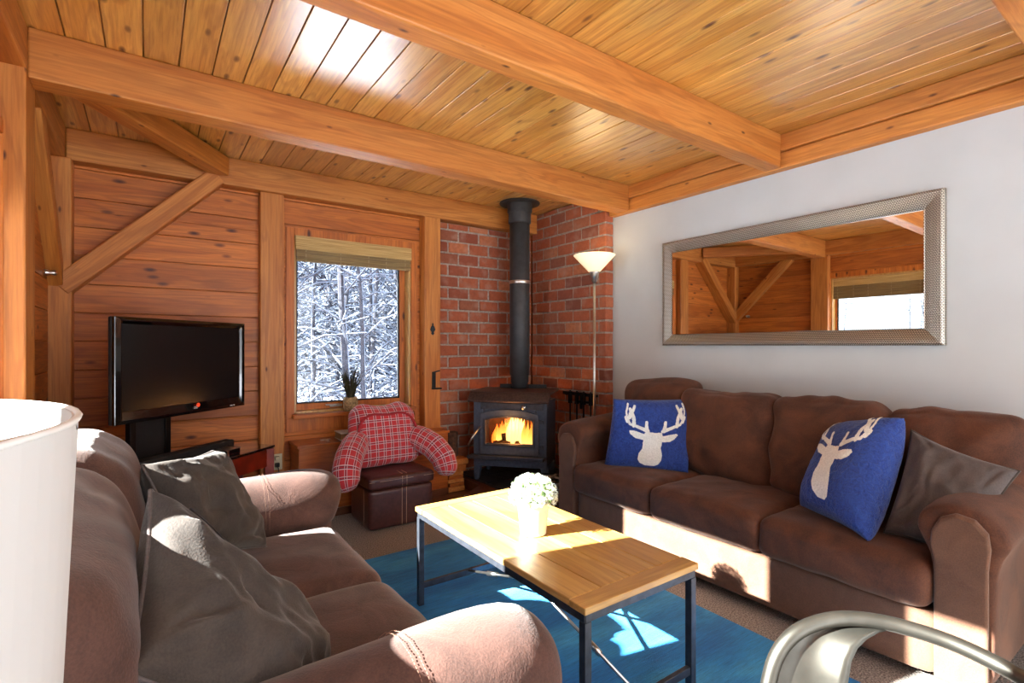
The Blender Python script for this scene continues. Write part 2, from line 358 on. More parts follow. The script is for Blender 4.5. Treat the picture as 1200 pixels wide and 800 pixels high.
timber('plate_beam', MB().box(-.42, 3.28, 4.18, YB, HC+1.155, CZ), 'x', 'timber plate along the top of the window wall')
timber('plate_beam', MB().box(-.62, -.42, YN, 4.18, HC+1.165, CZ), 'y', 'timber plate along the top of the left wall')
timber('corner_post', MB().box(-.62, -.39, 4.17, YB, 0, HC+1.165), 'z', 'timber post in the far left corner behind the television')
timber('timber_post', MB().box(-.62, -.42, 2.93, 3.14, 0, HC+1.17), 'z', 'big sunlit timber post at the left edge of the picture')
timber('timber_post', MB().box(-.62, -.44, 1.57, 1.78, 0, HC+1.17), 'z', 'timber post between the two left windows')
timber('timber_post', MB().box(.68, .85, 4.225, YB, 0, HC+1.16), 'z', 'timber post between television and window')
post_r = timber('timber_post', MB().box(2.01, 2.17, 4.19, YB, 0, HC+1.16), 'z', 'timber post between window and brickwork')
def brace(a, b, w, h, up, label, ax):
    a, b = Vector(a), Vector(b); d = (b-a).normalized(); x = d.cross(Vector(up)).normalized(); y = x.cross(d).normalized(); L = (b-a).length
    o = timber('timber_brace', MB().box(-L/2, L/2, -w/2, w/2, -h/2, h/2), 'x', label)
    o.rotation_euler = Matrix((d, x, y)).transposed().to_euler(); o.location = (a+b)/2; return o
brace((-.45, 4.23, HC+.36), (.40, 4.23, HC+1.21), .12, .13, (0, 1, 0), 'diagonal brace from corner post to the window wall plate', 'x')
brace((-.47, 4.26, HC+.36), (-.47, 3.42, HC+1.20), .12, .08, (1, 0, 0), 'diagonal brace from corner post to the left wall plate', 'y')
brace((-.40, 3.06, HC+1.275), (.42, 4.18, HC+1.275), .12, .13, (0, 0, 1), 'horizontal corner tie under the ceiling above the television', 'x')
o = MB().lathe([(.001, 0), (.014, 0), (.014, .006), (.008, .01), (.001, .01)], n=12).build('bolt', M_STEEL, smooth=True)
o.location = at(245, 184, Y=4.06); o.rotation_euler = (PI/2, 0, .93-PI/2); tag(o, 'small steel bolt head in the ceiling corner tie', 'bolt')
# baseboard
S(MB().box(3.36, 3.38, YN, 3.2, 0, .1).build('baseboard_right', M_WHITE, bevel=.003))

# brick corner ---------------------------------------------------------------------------------
def brick_panel(name, axis, face, inner, a0, a1, zt, shift):
    mort = MB()
    if axis == 'x': mort.box(a0, a1, face+.008, inner, 0, zt)
    else: mort.box(face+.008, inner, a0+.012, a1, 0, zt)
    root = S(mort.build(name, M_MORTAR))
    cache = {}
    P, H = .226, .108; dep = .05 if axis == 'x' else .095
    r = 0; z = .02
    while z < zt-.01:
        off = (P/2 if r % 2 else 0)+shift
        n0 = int((a0-off)/P)-1
        for i in range(n0, n0+12):
            c0, c1 = max(a0+.0, off+i*P+.008), min(a1, off+(i+1)*P-.008)
            if c1-c0 < .03: continue
            zz1 = min(z+H-.016, zt-.002)
            w = round(c1-c0, 3); h = round(zz1-z, 3); v = random.randrange(3); key = (w, h, v)
            if key not in cache:
                rr = random.Random(hash(key)); bm = bmesh.new(); bmesh.ops.create_cube(bm, size=1)
                for q in bm.verts:
                    q.co = Vector((q.co.x*w, q.co.y*dep, q.co.z*h)); q.co += Vector((rr.uniform(-.003, .003), rr.uniform(-.002, .002), rr.uniform(-.003, .003)))
                bmesh.ops.bevel(bm, geom=bm.edges[:], offset=.005, segments=1, affect='EDGES')
                me = bpy.data.meshes.new('brick'); bm.to_mesh(me); bm.free(); me.materials.append(M_BRICK); cache[key] = me
            o = link('brick', cache[key], M_BRICK, root)
            d = face+dep/2+random.uniform(-.004, .003)
            if axis == 'x': o.location = ((c0+c1)/2, d, (z+zz1)/2)
            else: o.location = (d, (c0+c1)/2, (z+zz1)/2); o.rotation_euler.z = PI/2
            o.rotation_euler.y += random.uniform(-.006, .006)
        z += H; r += 1
    return root
brick_panel('wall_brick_back', 'x', 4.27, 4.32, 2.172, 3.27, HC+1.15, .03)
brick_panel('wall_brick_right', 'y', 3.28, 3.38, 3.205, 4.27, CZ-.005, .02)

# windows ---------------------------------------------------------------------------------------
def window(name, axis, op, plane, sgn, outset, label, sashdark=True):
    """axis 'x' back wall (plane y), sgn +1 outward; axis 'y' left wall"""
    a0, a1, z0, z1 = op
    def B(mb, u0, u1, d0, d1, v0, v1):
        d0, d1 = plane+sgn*d0, plane+sgn*d1
        if axis == 'x': mb.box(u0, u1, min(d0, d1), max(d0, d1), v0, v1)
        else: mb.box(min(d0, d1), max(d0, d1), u0, u1, v0, v1)
        return mb
    c = .062
    m = MB(); B(m, a0-c, a0, -.012, .012, z0-.03, z1+c); B(m, a1, a1+c, -.012, .012, z0-.03, z1+c); B(m, a0, a1, -.012, .012, z1, z1+c); B(m, a0-c, a1+c, -.012, .012, z0-.14, z0-.03)
    root = S(m.build(name, W_WALL['z' if 1 else axis], bevel=.003)); root['label'] = label
    m = MB(); B(m, a0, a0+.018, .0, .21, z0, z1); B(m, a1-.018, a1, .0, .21, z0, z1); B(m, a0, a1, 0, .21, z1-.018, z1); B(m, a0, a1, 0, .21, z0-.0, z0+.018)
    m.build('jamb', W_TABLE['z'], root, bevel=.002)
    m = MB(); B(m, a0-.02, a1+.02, -.09, .02, z0-.03, z0); m.build('window_sill', W_WALL[axis], root, bevel=.005)
    i0, i1, j0, j1 = a0+.018, a1-.018, z0+.018, z1-.018
    w = .05 if axis == 'x' else .02
    for (p, q, r, s) in ((i0, i0+.018, j0, j1), (i1-w, i1, j0, j1), (i0+.018, i1-w, j0, j0+w), (i0+.018, i1-w, j1-w, j1)):
        B(MB(), p, q, .09, .14, r, s).build('sash_rail', W_WALL['z'], root, bevel=.003)
    g0, g1, h0, h1 = i0+.018, i1-w, j0+w, j1-w
    m = MB(); t = .012
    B(m, g0, g0+t, .095, .12, h0, h1); B(m, g1-t, g1, .095, .12, h0, h1); B(m, g0, g1, .095, .12, h0, h0+t); B(m, g0, g1, .095, .12, h1-t, h1)
    m.build('gasket', M_MBLACK, root)
    m = MB(); B(m, g0+t, g1-t, .108, .112, h0+t, h1-t); m.build('glass', M_GLASS, root)
    # crank
    m = MB(); cx = a0+.35; B(m, cx-.05, cx+.05, .07, .09, j0+.012, j0+.032); B(m, cx-.09, cx+.02, .055, .068, j0+.026, j0+.038); m.build('crank_handle', M_STEEL, root, bevel=.002)
    return root
w1 = window('window_1', 'x', WB, YB, 1, 0, 'window beside the stove looking on to the snowy wood')
w2 = window('window_2', 'y', WL1, XL, -1, 0, 'left wall window next to the big post, seen in the mirror')
w3 = window('window_3', 'y', WL2, XL, -1, 0, 'left wall window beside the near lamp')
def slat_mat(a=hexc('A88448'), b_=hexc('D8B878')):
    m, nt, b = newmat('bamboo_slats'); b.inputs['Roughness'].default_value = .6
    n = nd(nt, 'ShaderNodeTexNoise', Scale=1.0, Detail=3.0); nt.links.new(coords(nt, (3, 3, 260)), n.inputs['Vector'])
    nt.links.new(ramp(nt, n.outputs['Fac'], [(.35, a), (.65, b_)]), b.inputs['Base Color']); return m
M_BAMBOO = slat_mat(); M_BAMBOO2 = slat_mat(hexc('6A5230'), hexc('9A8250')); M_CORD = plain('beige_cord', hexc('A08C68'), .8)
def blind(axis, op, plane, sgn, label, group=None, extra=0):
    a0, a1, z0, z1 = op
    c = Vector(((a0+a1)/2, plane-sgn*.03, z1)) if axis == 'x' else Vector((plane+sgn*.035, (a0+a1)/2, z1))
    root = empty('bamboo_blind', c, label, 'blind', group); root.rotation_euler.z = 0 if axis == 'x' else PI/2
    W = a1-a0-.012
    m = MB()
    for k in range(9): m.box(-W/2, W/2, -.006, -.001, -.004-k*.0115-.010, -.004-k*.0115)
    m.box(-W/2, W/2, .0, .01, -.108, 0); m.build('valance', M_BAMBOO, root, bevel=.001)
    m = MB()
    for k in range(12+extra):
        zz = -.10-k*.0085; yy = .006+.012*math.sin(k*1.3)
        m.box(-W/2+.008, W/2-.008, yy, yy+.014, zz-.007, zz)
    m.box(-W/2+.01, W/2-.01, .004, .007, -.10-.0085*(12+extra), -.09)  # solid sheet added behind the slats so sun doesn't leak through gaps
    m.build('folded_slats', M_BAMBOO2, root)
    for fx in (-.42, -.14, .1, .26, .44):
        MB().box(fx*W-.003, fx*W+.003, -.002, .0, -.205-.0085*extra, -.1).build('cord', M_CORD, root)
    return root
blind('x', WB, YB, 1, 'raised bamboo blind at the top of the window beside the stove')
blind('y', WL1, XL, -1, 'raised bamboo blind on the left wall window reflected in the mirror', extra=8)
blind('y', WL2, XL, -1, 'raised bamboo blind on the left wall window above the near lamp', extra=8)

# ---------------------------------------------------------------- soft shapes
def softbox(size, r, puff=(0, 0, 0), wr=.004, seed=0, n=14, wscale=6, stretch=(1, 1, 1), M=None, sub=1):
    bm = bmesh.new(); bmesh.ops.create_cube(bm, size=2.0)
    bmesh.ops.subdivide_edges(bm, edges=bm.edges[:], cuts=n, use_grid_fill=True)
    h = Vector(size)/2; r = min(r, min(h)*.98); inn = Vector([a-r for a in h])
    off = Vector((seed*7.3, seed*3.1, seed*5.7))
    for v in bm.verts:
        p = v.co.copy(); q = Vector([p[i]*h[i] for i in range(3)])
        c = Vector([max(-inn[i], min(inn[i], q[i])) for i in range(3)])
        d = q-c; d = d.normalized() if d.length > 1e-6 else Vector((0, 0, 1))
        w = c+d*r
        u = [min(1, abs(x)) for x in p]
        for i in range(3):
            j, k = [(1, 2), (0, 2), (0, 1)][i]
            w[i] += math.copysign(puff[i], p[i])*(1-u[j]**2)*(1-u[k]**2)*abs(p[i])**3
        s = Vector([w[i]*stretch[i] for i in range(3)])*wscale+off
        a = noise.noise(s); b2 = noise.noise(s*2.3+Vector((9, 1, 4)))
        w += d*(wr*(1.6*(.5-abs(a))*1.2+.7*b2))
        v.co = w
    if M is not None: bm.transform(M)
    bmesh.ops.recalc_face_normals(bm, faces=bm.faces)
    me = bpy.data.meshes.new('soft'); bm.to_mesh(me); bm.free(); return me
def soft(name, c, size, mat, parent, **k):
    rot = k.pop('rot', None); me = softbox(size, k.pop('r', .04), **k)
    o = link(name, me, mat, parent, smooth=True); o.location = Vector(c)-(parent.location if parent else Vector())
    if rot: o.rotation_euler = rot
    m = o.modifiers.new('subsurf', 'SUBSURF'); m.levels = 1; m.render_levels = 1
    return o
def pillow_fn(c, T, pinch=.07, wr=.006, seed=0, sag=0):
    """c: four world corners (a top-left, b top-right, d bottom-right, e bottom-left) seen from the front"""
    A, B, D, E = [Vector(x) for x in c]; nrm = ((B-A).cross(E-A)).normalized()*-1
    cen = (A+B+D+E)/4; off = Vector((seed*3.7, seed, seed*2.2)); cr_ = random.Random(seed*13+1); creases = []
    for k in range(11):
        if k < 7:
            u0, v0 = cr_.choice([(-1, -1), (1, -1), (1, 1), (-1, 1)]); a_ = math.atan2(-v0, -u0)+cr_.uniform(-.6, .6); L_ = cr_.uniform(.5, 1.3)
        else: u0, v0, a_, L_ = cr_.uniform(-.6, .6), cr_.uniform(-.6, .6), cr_.uniform(0, 6.3), cr_.uniform(.4, .9)
        creases.append((u0, v0, math.cos(a_), math.sin(a_), L_, cr_.uniform(.035, .08), cr_.choice([1, -1, 1])*cr_.uniform(.5, 1.1)))
    def crease(u, v):
        t_ = 0
        for (u0, v0, cx_, sx_, L_, w_, amp) in creases:
            du, dv = u-u0, v-v0; al = du*cx_+dv*sx_; pe = -du*sx_+dv*cx_+.12*math.sin(al*3+u0)
            if 0 < al < L_: t_ += amp*math.exp(-(pe/w_)**2)*math.sin(PI*al/L_)
        return t_
    def f(u, v, side, lift=0):      # u,v in [-1,1]
        pu = u*(1-pinch*(1-v*v)*abs(u)**2); pv = v*(1-pinch*(1-u*u)*abs(v)**2)
        s, t = (pu+1)/2, (1-pv)/2
        P = (A*(1-s)+B*s)*(1-t)+(E*(1-s)+D*s)*t
        e = max(0, (1-abs(u)**2.6))*max(0, (1-abs(v)**2.6))
        h = T*e**.42
        q = Vector((u*1.6, v*1.6, side*3))*1.0+off
        w = noise.noise(q*1.3)*.9+crease(u, v)*.5+noise.noise(q*3.2)*.25
        edge = min(1, 6*(1-max(abs(u), abs(v))))
        P = P+nrm*(side*(h+lift)+wr*w*edge*(1 if side > 0 else .6)*3)
        P = P+Vector((0, 0, -sag*(1-u*u)*(1-abs(v))))
        return P
    return f, cen, nrm
def pillow(name, corners, T, mat, label, cat='pillow', group=None, n=44, pinch=.07, wr=.004, seed=0, piping=None, deer=False, zipper=False, sag=0):
    f, cen, nrm = pillow_fn(corners, T, pinch, wr, seed, sag)
    root = empty(name, cen, label, cat, group)
    rings = []
    vs = []; fs = []; idx = {}
    for side in (1, -1):
        for i in range(n+1):
            for j in range(n+1):
                u = -1+2*i/n; v = -1+2*j/n; u = math.sin(u*PI/2)*.5+u*.5; v = math.sin(v*PI/2)*.5+v*.5
                b = i in (0, n) or j in (0, n)
                if b and side < 0: idx[(side, i, j)] = idx[(1, i, j)]; continue
                idx[(side, i, j)] = len(vs); vs.append(f(u, v, side)-cen)
        for i in range(n):
            for j in range(n):
                q = [idx[(side, i, j)], idx[(side, i+1, j)], idx[(side, i+1, j+1)], idx[(side, i, j+1)]]
                fs.append(q if side > 0 else q[::-1])
    m = MB(); m.add(vs, fs); m.build('cover', mat, root, smooth=True)
    if piping:
        pts = []
        for k in range(121):
            t = k/120*4; s = int(min(t, 3.999)); a = -1+2*(t-s)
            u, v = [(a, 1), (1, -a), (-a, -1), (-1, a)][s]
            pts.append(f(u, v, 1)-cen)
        MB().tube(pts, .0045, 6, cap=False).build('piping', piping, root, smooth=True)
    if zipper:
        pts = [f(-.75+1.5*k/30, .93, 1, .003)-cen for k in range(31)]
        MB().tube(pts, .006, 6, flat=.5).build('zip', M_ZIP, root)
        MB().bar(pts[20], pts[23]+nrm*.004, .008, .004).build('zip_pull', M_STEEL, root)
    if deer:
        head = [(432, 362), (430, 375), (432, 400), (420, 425), (420, 455), (432, 475), (460, 490), (495, 490), (512, 478), (520, 455), (518, 425), (510, 400), (512, 370),
                (545, 367), (565, 355), (580, 337), (572, 331), (540, 336), (512, 343), (505, 325), (480, 328), (455, 325), (442, 318), (432, 335), (395, 322), (367, 320), (370, 335), (395, 354)]
        st = [[(445, 320), (415, 308), (390, 298), (368, 292), (353, 268), (348, 235), (356, 200)], [(384, 298), (381, 262), (372, 240), (384, 208)], [(357, 280), (348, 262)],
              [(442, 320), (438, 300), (437, 280)], [(362, 262), (368, 235), (364, 222)]]
        st = st+[[(956-x, y) for x, y in s] for s in st]
        def inside(px, py):
            c = False
            for (x1, y1), (x2, y2) in zip(head, head[1:]+head[:1]):
                if (y1 > py) != (y2 > py) and px < (x2-x1)*(py-y1)/(y2-y1)+x1: c = not c
            if c: return True
            for s in st:
                for q, (p0, p1) in enumerate(zip(s, s[1:])):
                    dx, dy = p1[0]-p0[0], p1[1]-p0[1]; L = dx*dx+dy*dy
                    t = max(0, min(1, ((px-p0[0])*dx+(py-p0[1])*dy)/L)); w = 8.5-(q+t)*1.0
                    if (px-p0[0]-t*dx)**2+(py-p0[1]-t*dy)**2 < max(4.0, w)**2: return True
            return False
        N = 190; m = MB(); ids = {}
        def vid(i, j):
            if (i, j) not in ids:
                u = -1+2*i/N; v = -1+2*j/N; ids[(i, j)] = len(m.v); m.v.append(tuple(f(u, v, 1, .004)-cen))
            return ids[(i, j)]
        for i in range(N):
            for j in range(N):
                u = -1+2*(i+.5)/N; v = -1+2*(j+.5)/N
                if inside(478+u*178, 352-v*165): m.f.append((vid(i, j), vid(i+1, j), vid(i+1, j+1), vid(i, j+1)))
        o = m.build('stag_head', F_DEER, root, smooth=True); o['label'] = 'white fleece stag head'
    return root

# ---------------------------------------------------------------- rug
o = MB().box(.66, 2.225, .62, 3.03, .001, .013).build_at('area_rug', M_RUG, (1.44, 1.82, 0), bevel=.004); tag(o, 'large teal blue rug under the coffee table', 'rug')
# ---------------------------------------------------------------- hearth
m = MB().prism([(2.34, 4.27), (2.34, 3.80), (2.08, 3.62), (2.62, 2.98), (3.28, 2.98), (3.28, 4.27)], 0, .09)
hearth = empty('hearth', (2.7, 3.6, 0), 'low dark slate hearth platform under the wood stove', 'hearth')
rel(m, hearth).build('platform', W_FLOOR['x'], hearth, bevel=.004)
cx, cy = 2.75, 3.75
M45 = Matrix.Translation((0, 0, 0))
for i in range(4):
    for j in range(5):
        x0 = 2.40+i*.215; y0 = 3.08+j*.235
        if x0+y0 < 5.75 : continue
        rel(MB().box(x0, x0+.209, y0, y0+.229, .088, .108), hearth).build('slate_tile', M_SLATE, hearth, bevel=.003)
S(MB().prism([(1.80, 4.0), (1.80, 3.72), (2.05, 3.56), (2.08, 3.62), (2.34, 3.80), (2.34, 4.27), (2.16, 4.27), (2.16, 4.0)], .001, .008).build('floor_wood', W_FLOOR['x']))
# ---------------------------------------------------------------- stove
SN = Vector((-.755, -.656, 0)); SW = Vector((.656, -.755, 0))      # front normal, image-right
pipe_c = at(609, 240, D=4.87); pipe_c.z = 0
st_rz = math.atan2(SW.y, SW.x)
front_c = pipe_c+SN*.40
stv = empty('wood_stove', Vector((front_c.x-SN.x*.28, front_c.y-SN.y*.28, .108)), 'black cast iron wood stove with a burning fire in the brick corner', 'stove', rz=st_rz)
# local: x = image right, -y = front ; front face at y=-.28
H0 = 0
def SB(*a): return MB().box(*a)
# front face leaves the window free
m = MB().box(-.33, -.235, -.28, -.25, .2, .70).box(.235, .33, -.28, -.25, .2, .70).box(-.235, .235, -.28, -.25, .2, .335).box(-.235, .235, -.28, -.25, .60, .70)
m.box(-.33, -.305, -.25, .20, .2, .70).box(.305, .33, -.25, .20, .2, .70).box(-.33, .33, .175, .20, .2, .70).box(-.33, .33, -.28, .20, .13, .21)
m.build('firebox', M_STOVE, stv, bevel=.006)
prof = [(-.345, .70), (-.352, .715), (-.34, .735), (-.315, .765), (-.285, .785), (-.25, .79), (.20, .79), (.20, .765), (-.24, .765), (-.27, .76), (-.295, .745), (-.32, .715), (-.33, .70)]
m = MB(); m.loft([[(x, y, z) for y, z in prof] for x in (-.36, .36)]); m.build('top_plate', M_STOVETOP, stv, bevel=.004)
for a_, b_ in ((-.20, -.06), (.06, .25)): MB().box(a_, b_, .15, .17, .789, .825).build('heat_shield', M_MBLACK, stv)
MB().box(-.26, .30, -.289, -.28, .635, .69).build('air_control_panel', M_DSTEEL, stv, bevel=.003)
o = MB().lathe([(.001, 0), (.022, 0), (.022, .012), (.014, .02), (.001, .02)], n=16).build('control_knob', M_STEEL, stv, smooth=True); o.location = (.13, -.288, .655); o.rotation_euler.x = PI/2
# door: arched frame around the pane
def arch(w, z0, z1, rise, n=12):
    return [(-w, z0), (w, z0)]+[(w-2*w*k/n, z1+rise*(1-((k/n)*2-1)**2)) for k in range(n+1)]
def ring(outer, inner, y0, y1):
    mb = MB(); n = len(outer)
    mb.loft([[(x, y0, z) for x, z in outer], [(x, y0, z) for x, z in inner], [(x, y1, z) for x, z in inner], [(x, y1, z) for x, z in outer], [(x, y0, z) for x, z in outer]], cap=False); return mb
dr = ring(arch(.262, .245, .595, .04), arch(.215, .325, .545, .028), -.305, -.278).build('stove_door', M_STOVE, stv, bevel=.004)
ring(arch(.228, .315, .553, .03), arch(.21, .33, .54, .028), -.312, -.304).build('door_moulding', M_DSTEEL, dr, bevel=.002)
MB().box(-.215, .215, -.296, -.293, .32, .575).build('pane', glass_mat((1, 1, 1, 1)), dr)
MB().tube([(-.262, -.315, .48), (-.31, -.36, .40), (-.345, -.385, .33)], [.008, .009, .008], 8).build('spring_handle', M_STEEL, dr, smooth=True)
for z_ in (.30, .52): MB().box(.262, .30, -.30, -.28, z_, z_+.03).build('hinge', M_DSTEEL, dr)
m = MB().prism([(-.35, -.40), (.32, -.40), (.32, -.28), (-.35, -.28)], .215, .235); m.box(-.35, .32, -.405, -.395, .215, .248); m.build('ash_lip', M_DSTEEL, stv, bevel=.004)
for sx in (-1, 1):
    for sy in (-.23, .15):
        MB().loft([[(sx*.32, sy-.03, .20), (sx*.25, sy-.03, .20), (sx*.25, sy+.03, .20), (sx*.32, sy+.03, .20)],
                   [(sx*.335, sy-.035, .10), (sx*.275, sy-.035, .10), (sx*.275, sy+.035, .10), (sx*.335, sy+.035, .10)],
                   [(sx*.33, sy-.025, 0), (sx*.295, sy-.025, 0), (sx*.295, sy+.025, 0), (sx*.33, sy+.025, 0)]]).build('leg', M_STOVE, stv, bevel=.005)
MB().box(-.302, .302, -.24, .17, .205, .225).box(-.302, .302, .13, .17, .225, .66).build('firebrick', plain('sooty_firebrick', hexc('6A4A34'), .9, 0, .3, 20), stv)
M_LOGF = plain('charred_log', hexc('2A1A10'), .9, 0, .5, 30)
for a, b, r in (((-.2, -.08, .28), (.2, -.02, .29), .045), ((-.17, .06, .28), (.2, .04, .27), .05), ((-.13, -.06, .345), (.15, .05, .36), .04)):
    MB().tube([a, ((a[0]+b[0])/2, (a[1]+b[1])/2, (a[2]+b[2])/2+.01), b], [r, r*1.1, r*.9], 9).build('burning_log', M_LOGF, stv, smooth=True)
def flame_mat():
    m, nt, b = newmat('flame'); b.inputs['Base Color'].default_value = (0, 0, 0, 1); b.inputs['Roughness'].default_value = 1
    t = nd(nt, 'ShaderNodeTexCoord'); s = nd(nt, 'ShaderNodeSeparateXYZ'); nt.links.new(t.outputs['Generated'], s.inputs[0])
    nt.links.new(ramp(nt, s.outputs['Z'], [(0, (1, .62, .16, 1)), (.45, (1, .42, .06, 1)), (1, (1, .13, .01, 1))]), b.inputs['Emission Color']); b.inputs['Emission Strength'].default_value = 2.2; return m
FL = flame_mat(); FL2 = emit('flame_core', (1, .6, .2, 1), 2.0); FL3 = emit('flame_glow', (1, .2, .02, 1), 1.6)
for k in range(34):
    x = -.2+.4*(k % 17)/16+random.uniform(-.01, .01); y = random.uniform(-.1, .1); h = .15+.15*math.exp(-((x-.0)/.13)**2)*random.uniform(.75, 1.05); w = random.uniform(.028, .046)
    pts = []; rs = []
    for q in range(8):
        t = q/7; pts.append((x+.02*math.sin(3*t+k)*t, y, .29+h*t)); rs.append(w*(math.sin(PI*min(1, t*.8+.25)))*(1-t)**.5+.001)
    MB().tube(pts, rs, 8).build('flame', FL2 if abs(x) < .075 else FL if abs(x) < .16 else FL3, stv, smooth=True)
MB().box(-.26, .26, -.10, .16, .226, .245).build('embers', emit('embers', (1, .16, .01, 1), 2.2), stv)
fl = bpy.data.lights.new('fire_light', 'POINT'); fl.energy = 7; fl.color = (1, .42, .12); fl.shadow_soft_size = .08
flo = bpy.data.objects.new('fire_light', fl); COL.objects.link(flo); flo.location = stv.matrix_basis @ Vector((0, -.40, .50))
fl.energy = 3
f2 = bpy.data.lights.new('fire_light', 'POINT'); f2.energy = 6; f2.color = (1, .36, .08); f2.shadow_soft_size = .05
f2o = bpy.data.objects.new('fire_light', f2); COL.objects.link(f2o); f2o.location = stv.matrix_basis @ Vector((0, -.16, .5))
# flue
pr = empty('flue_pipe', (pipe_c.x, pipe_c.y, .108+.792), 'tall black flue pipe rising from the stove to the ceiling', 'stovepipe')
L = CZ-pr.location.z
MB().lathe([(.078, 0), (.078, .05), (.085, .06), (.085, .12), (.095, .13), (.095, L-.12)], n=32).build('pipe', M_PIPE, pr, smooth=True)
MB().lathe([(.0965, 0), (.099, .003), (.099, .028), (.0965, .031)], (0, 0, at(609, 331, D=4.87).z-pr.location.z-.015), n=32).build('collar', M_STEEL, pr, smooth=True)
MB().lathe([(.099, L-.20), (.108, L-.19), (.108, L-.10), (.118, L-.09), (.118, L-.015), (.19, L-.012), (.192, L-.004), (.19, L-.0005)], n=36).build('ceiling_collar', M_PIPE, pr, smooth=False)
# ---------------------------------------------------------------- hearth things
def firebar(a, b, w, h, name='firewood'):
    return MB().bar(a, b, w, h)
zz = .009
for k, (h, w, dx, mt) in enumerate([(.045, .15, 0, 0), (.035, .13, .01, 1), (.03, .15, -.005, 0), (.035, .13, 0, 1), (.03, .12, .01, 0), (.06, .17, .0, 1), (.05, .19, .01, 0)]):
    o = MB().box(-.06-w/8+dx, w*.75-.03+dx, -.10, .11, 0, h-.001).build('split_log', W_CHEST['y'] if mt else W_BEAM['y'], bevel=.005)
    o.location = (2.225, 4.09, zz); zz += h
    tag(o, 'split orange wood block in the small stack between chest and hearth, '+['lowest', 'second from the bottom', 'third from the bottom', 'fourth from the bottom', 'third from the top', 'second from the top', 'topmost'][k], 'firewood')
M_BARK2 = plain('rough_bark', hexc('4A3020'), .9, 0, .5, 35, .6)
o = MB().lathe([(.001, 0), (.062, 0), (.066, .05), (.060, .12), (.064, .2), (.06, .22), (.001, .22)], n=14).build('bark_log', M_BARK2, smooth=False); o.location = (2.25, 4.14, zz+.001)
tag(o, 'short round log with dark bark standing on the wood stack', 'log')
# tool rack on brick wall right of the stove
rk = empty('fireplace_tools', (3.2, 3.42, .86), 'black iron fireplace tool rack against the bricks behind the sofa arm', 'tool rack')
MB().bar((0, .26, -.0), (0, -.16, -.0), .014, .03).box(-.01, .08, .2, .22, -.02, .0).box(-.01, .08, -.12, -.10, -.02, 0).build('rail', M_BLACK, rk)
for i, (yy, l, kind) in enumerate([(.14, .55, 0), (.05, .6, 1), (-.04, .58, 0), (-.13, .56, 1)]):
    m = MB().bar((-.02, yy, .03), (-.02, yy, -l), .012, .012, (0, 1, 0)).box(-.035, -.005, yy-.014, yy+.014, -.09, .02)
    if kind: m.box(-.03, -.01, yy-.03, yy+.03, -l-.12, -l)
    m.build('tool', M_BLACK, rk, bevel=.002)
MB().box(-.02, .0, -.005, .012, -.13, .02).box(-.02, 0, -.09, .06, -.075, -.055).build('bracket', M_BLACK, rk)
kb = empty('kindling_basket', (2.70, 3.26, .108), 'low black wire basket of grey kindling at the foot of the stove', 'basket')
m = MB()
for z_, r_ in ((.0, .10), (.06, .13), (.10, .15)): m.tube([(r_*math.cos(a*PI/10), r_*math.sin(a*PI/10), z_+.005) for a in range(21)], .004, 6, cap=False)
for a in range(12): m.tube([(.10*math.cos(a*PI/6), .10*math.sin(a*PI/6), .005), (.15*math.cos(a*PI/6), .15*math.sin(a*PI/6), .105)], .003, 5)
m.build('wire_basket', M_BLACK, kb)
M_ASH = plain('ashen_wood', hexc('8A8480'), .9, 0, .4, 30)
for k in range(14):
    a = random.uniform(0, PI); z_ = .03+.006*k; c = Vector((random.uniform(-.03, .03), random.uniform(-.03, .03), z_)); d = Vector((math.cos(a), math.sin(a), random.uniform(-.1, .25)))*.11
    MB().tube([c-d, c+Vector((0, 0, .006)), c+d], random.uniform(.007, .012), 6).build('kindling_stick', M_ASH, kb)
# ---------------------------------------------------------------- floor lamp
lp = at(696.5, 330, D=4.30)
fl_ = empty('floor_lamp', (lp.x, lp.y, 0.0), 'slim steel uplighter floor lamp with a glowing glass bowl beside the bricks', 'lamp')
ztop = at(697, 299, D=4.3).z; zc = at(697, 318, D=4.3).z
fl_.location.z = .108 if lp.y > 2.98 and lp.x < 3.28 else 0
b0 = fl_.location.z
MB().lathe([(.13, 0), (.13, .018), (.03, .03), (.012, .04), (.001, .04)], n=28).build('base', M_STEEL, fl_, smooth=True)
MB().lathe([(.011, .03), (.011, zc-b0-.06)], n=14).build('pole', M_STEEL, fl_, smooth=True)
MB().lathe([(.012, zc-b0-.09), (.022, zc-b0-.085), (.04, zc-b0-.01), (.044, zc-b0), (.01, zc-b0)], n=24).build('cup', M_STEEL, fl_, smooth=True)
m_, nt_, b_ = newmat('lit_glass'); b_.inputs['Base Color'].default_value = (.95, .88, .7, 1); b_.inputs['Roughness'].default_value = .4
b_.inputs['Emission Color'].default_value = (1, .80, .46, 1); b_.inputs['Emission Strength'].default_value = .75; b_.inputs['Subsurface Weight'].default_value = 0
MB().lathe([(.03, zc-b0-.005), (.05, zc-b0), (.172, ztop-b0-.004), (.175, ztop-b0), (.168, ztop-b0), (.045, zc-b0+.012), (.03, zc-b0+.005)], n=36).build('lamp_shade', m_, fl_, smooth=True)
MB().lathe([(.001, zc-b0+.01), (.022, zc-b0+.02), (.03, zc-b0+.05), (.02, zc-b0+.08), (.001, zc-b0+.088)], n=14).build('bulb', emit('bulb_glow', (1, .82, .5, 1), 12), fl_, smooth=True)
pt = bpy.data.lights.new('uplighter', 'POINT'); pt.energy = 3.5; pt.color = (1, .76, .45); pt.shadow_soft_size = .2
po = bpy.data.objects.new('uplighter', pt); COL.objects.link(po); po.location = (lp.x, lp.y, ztop+.01)
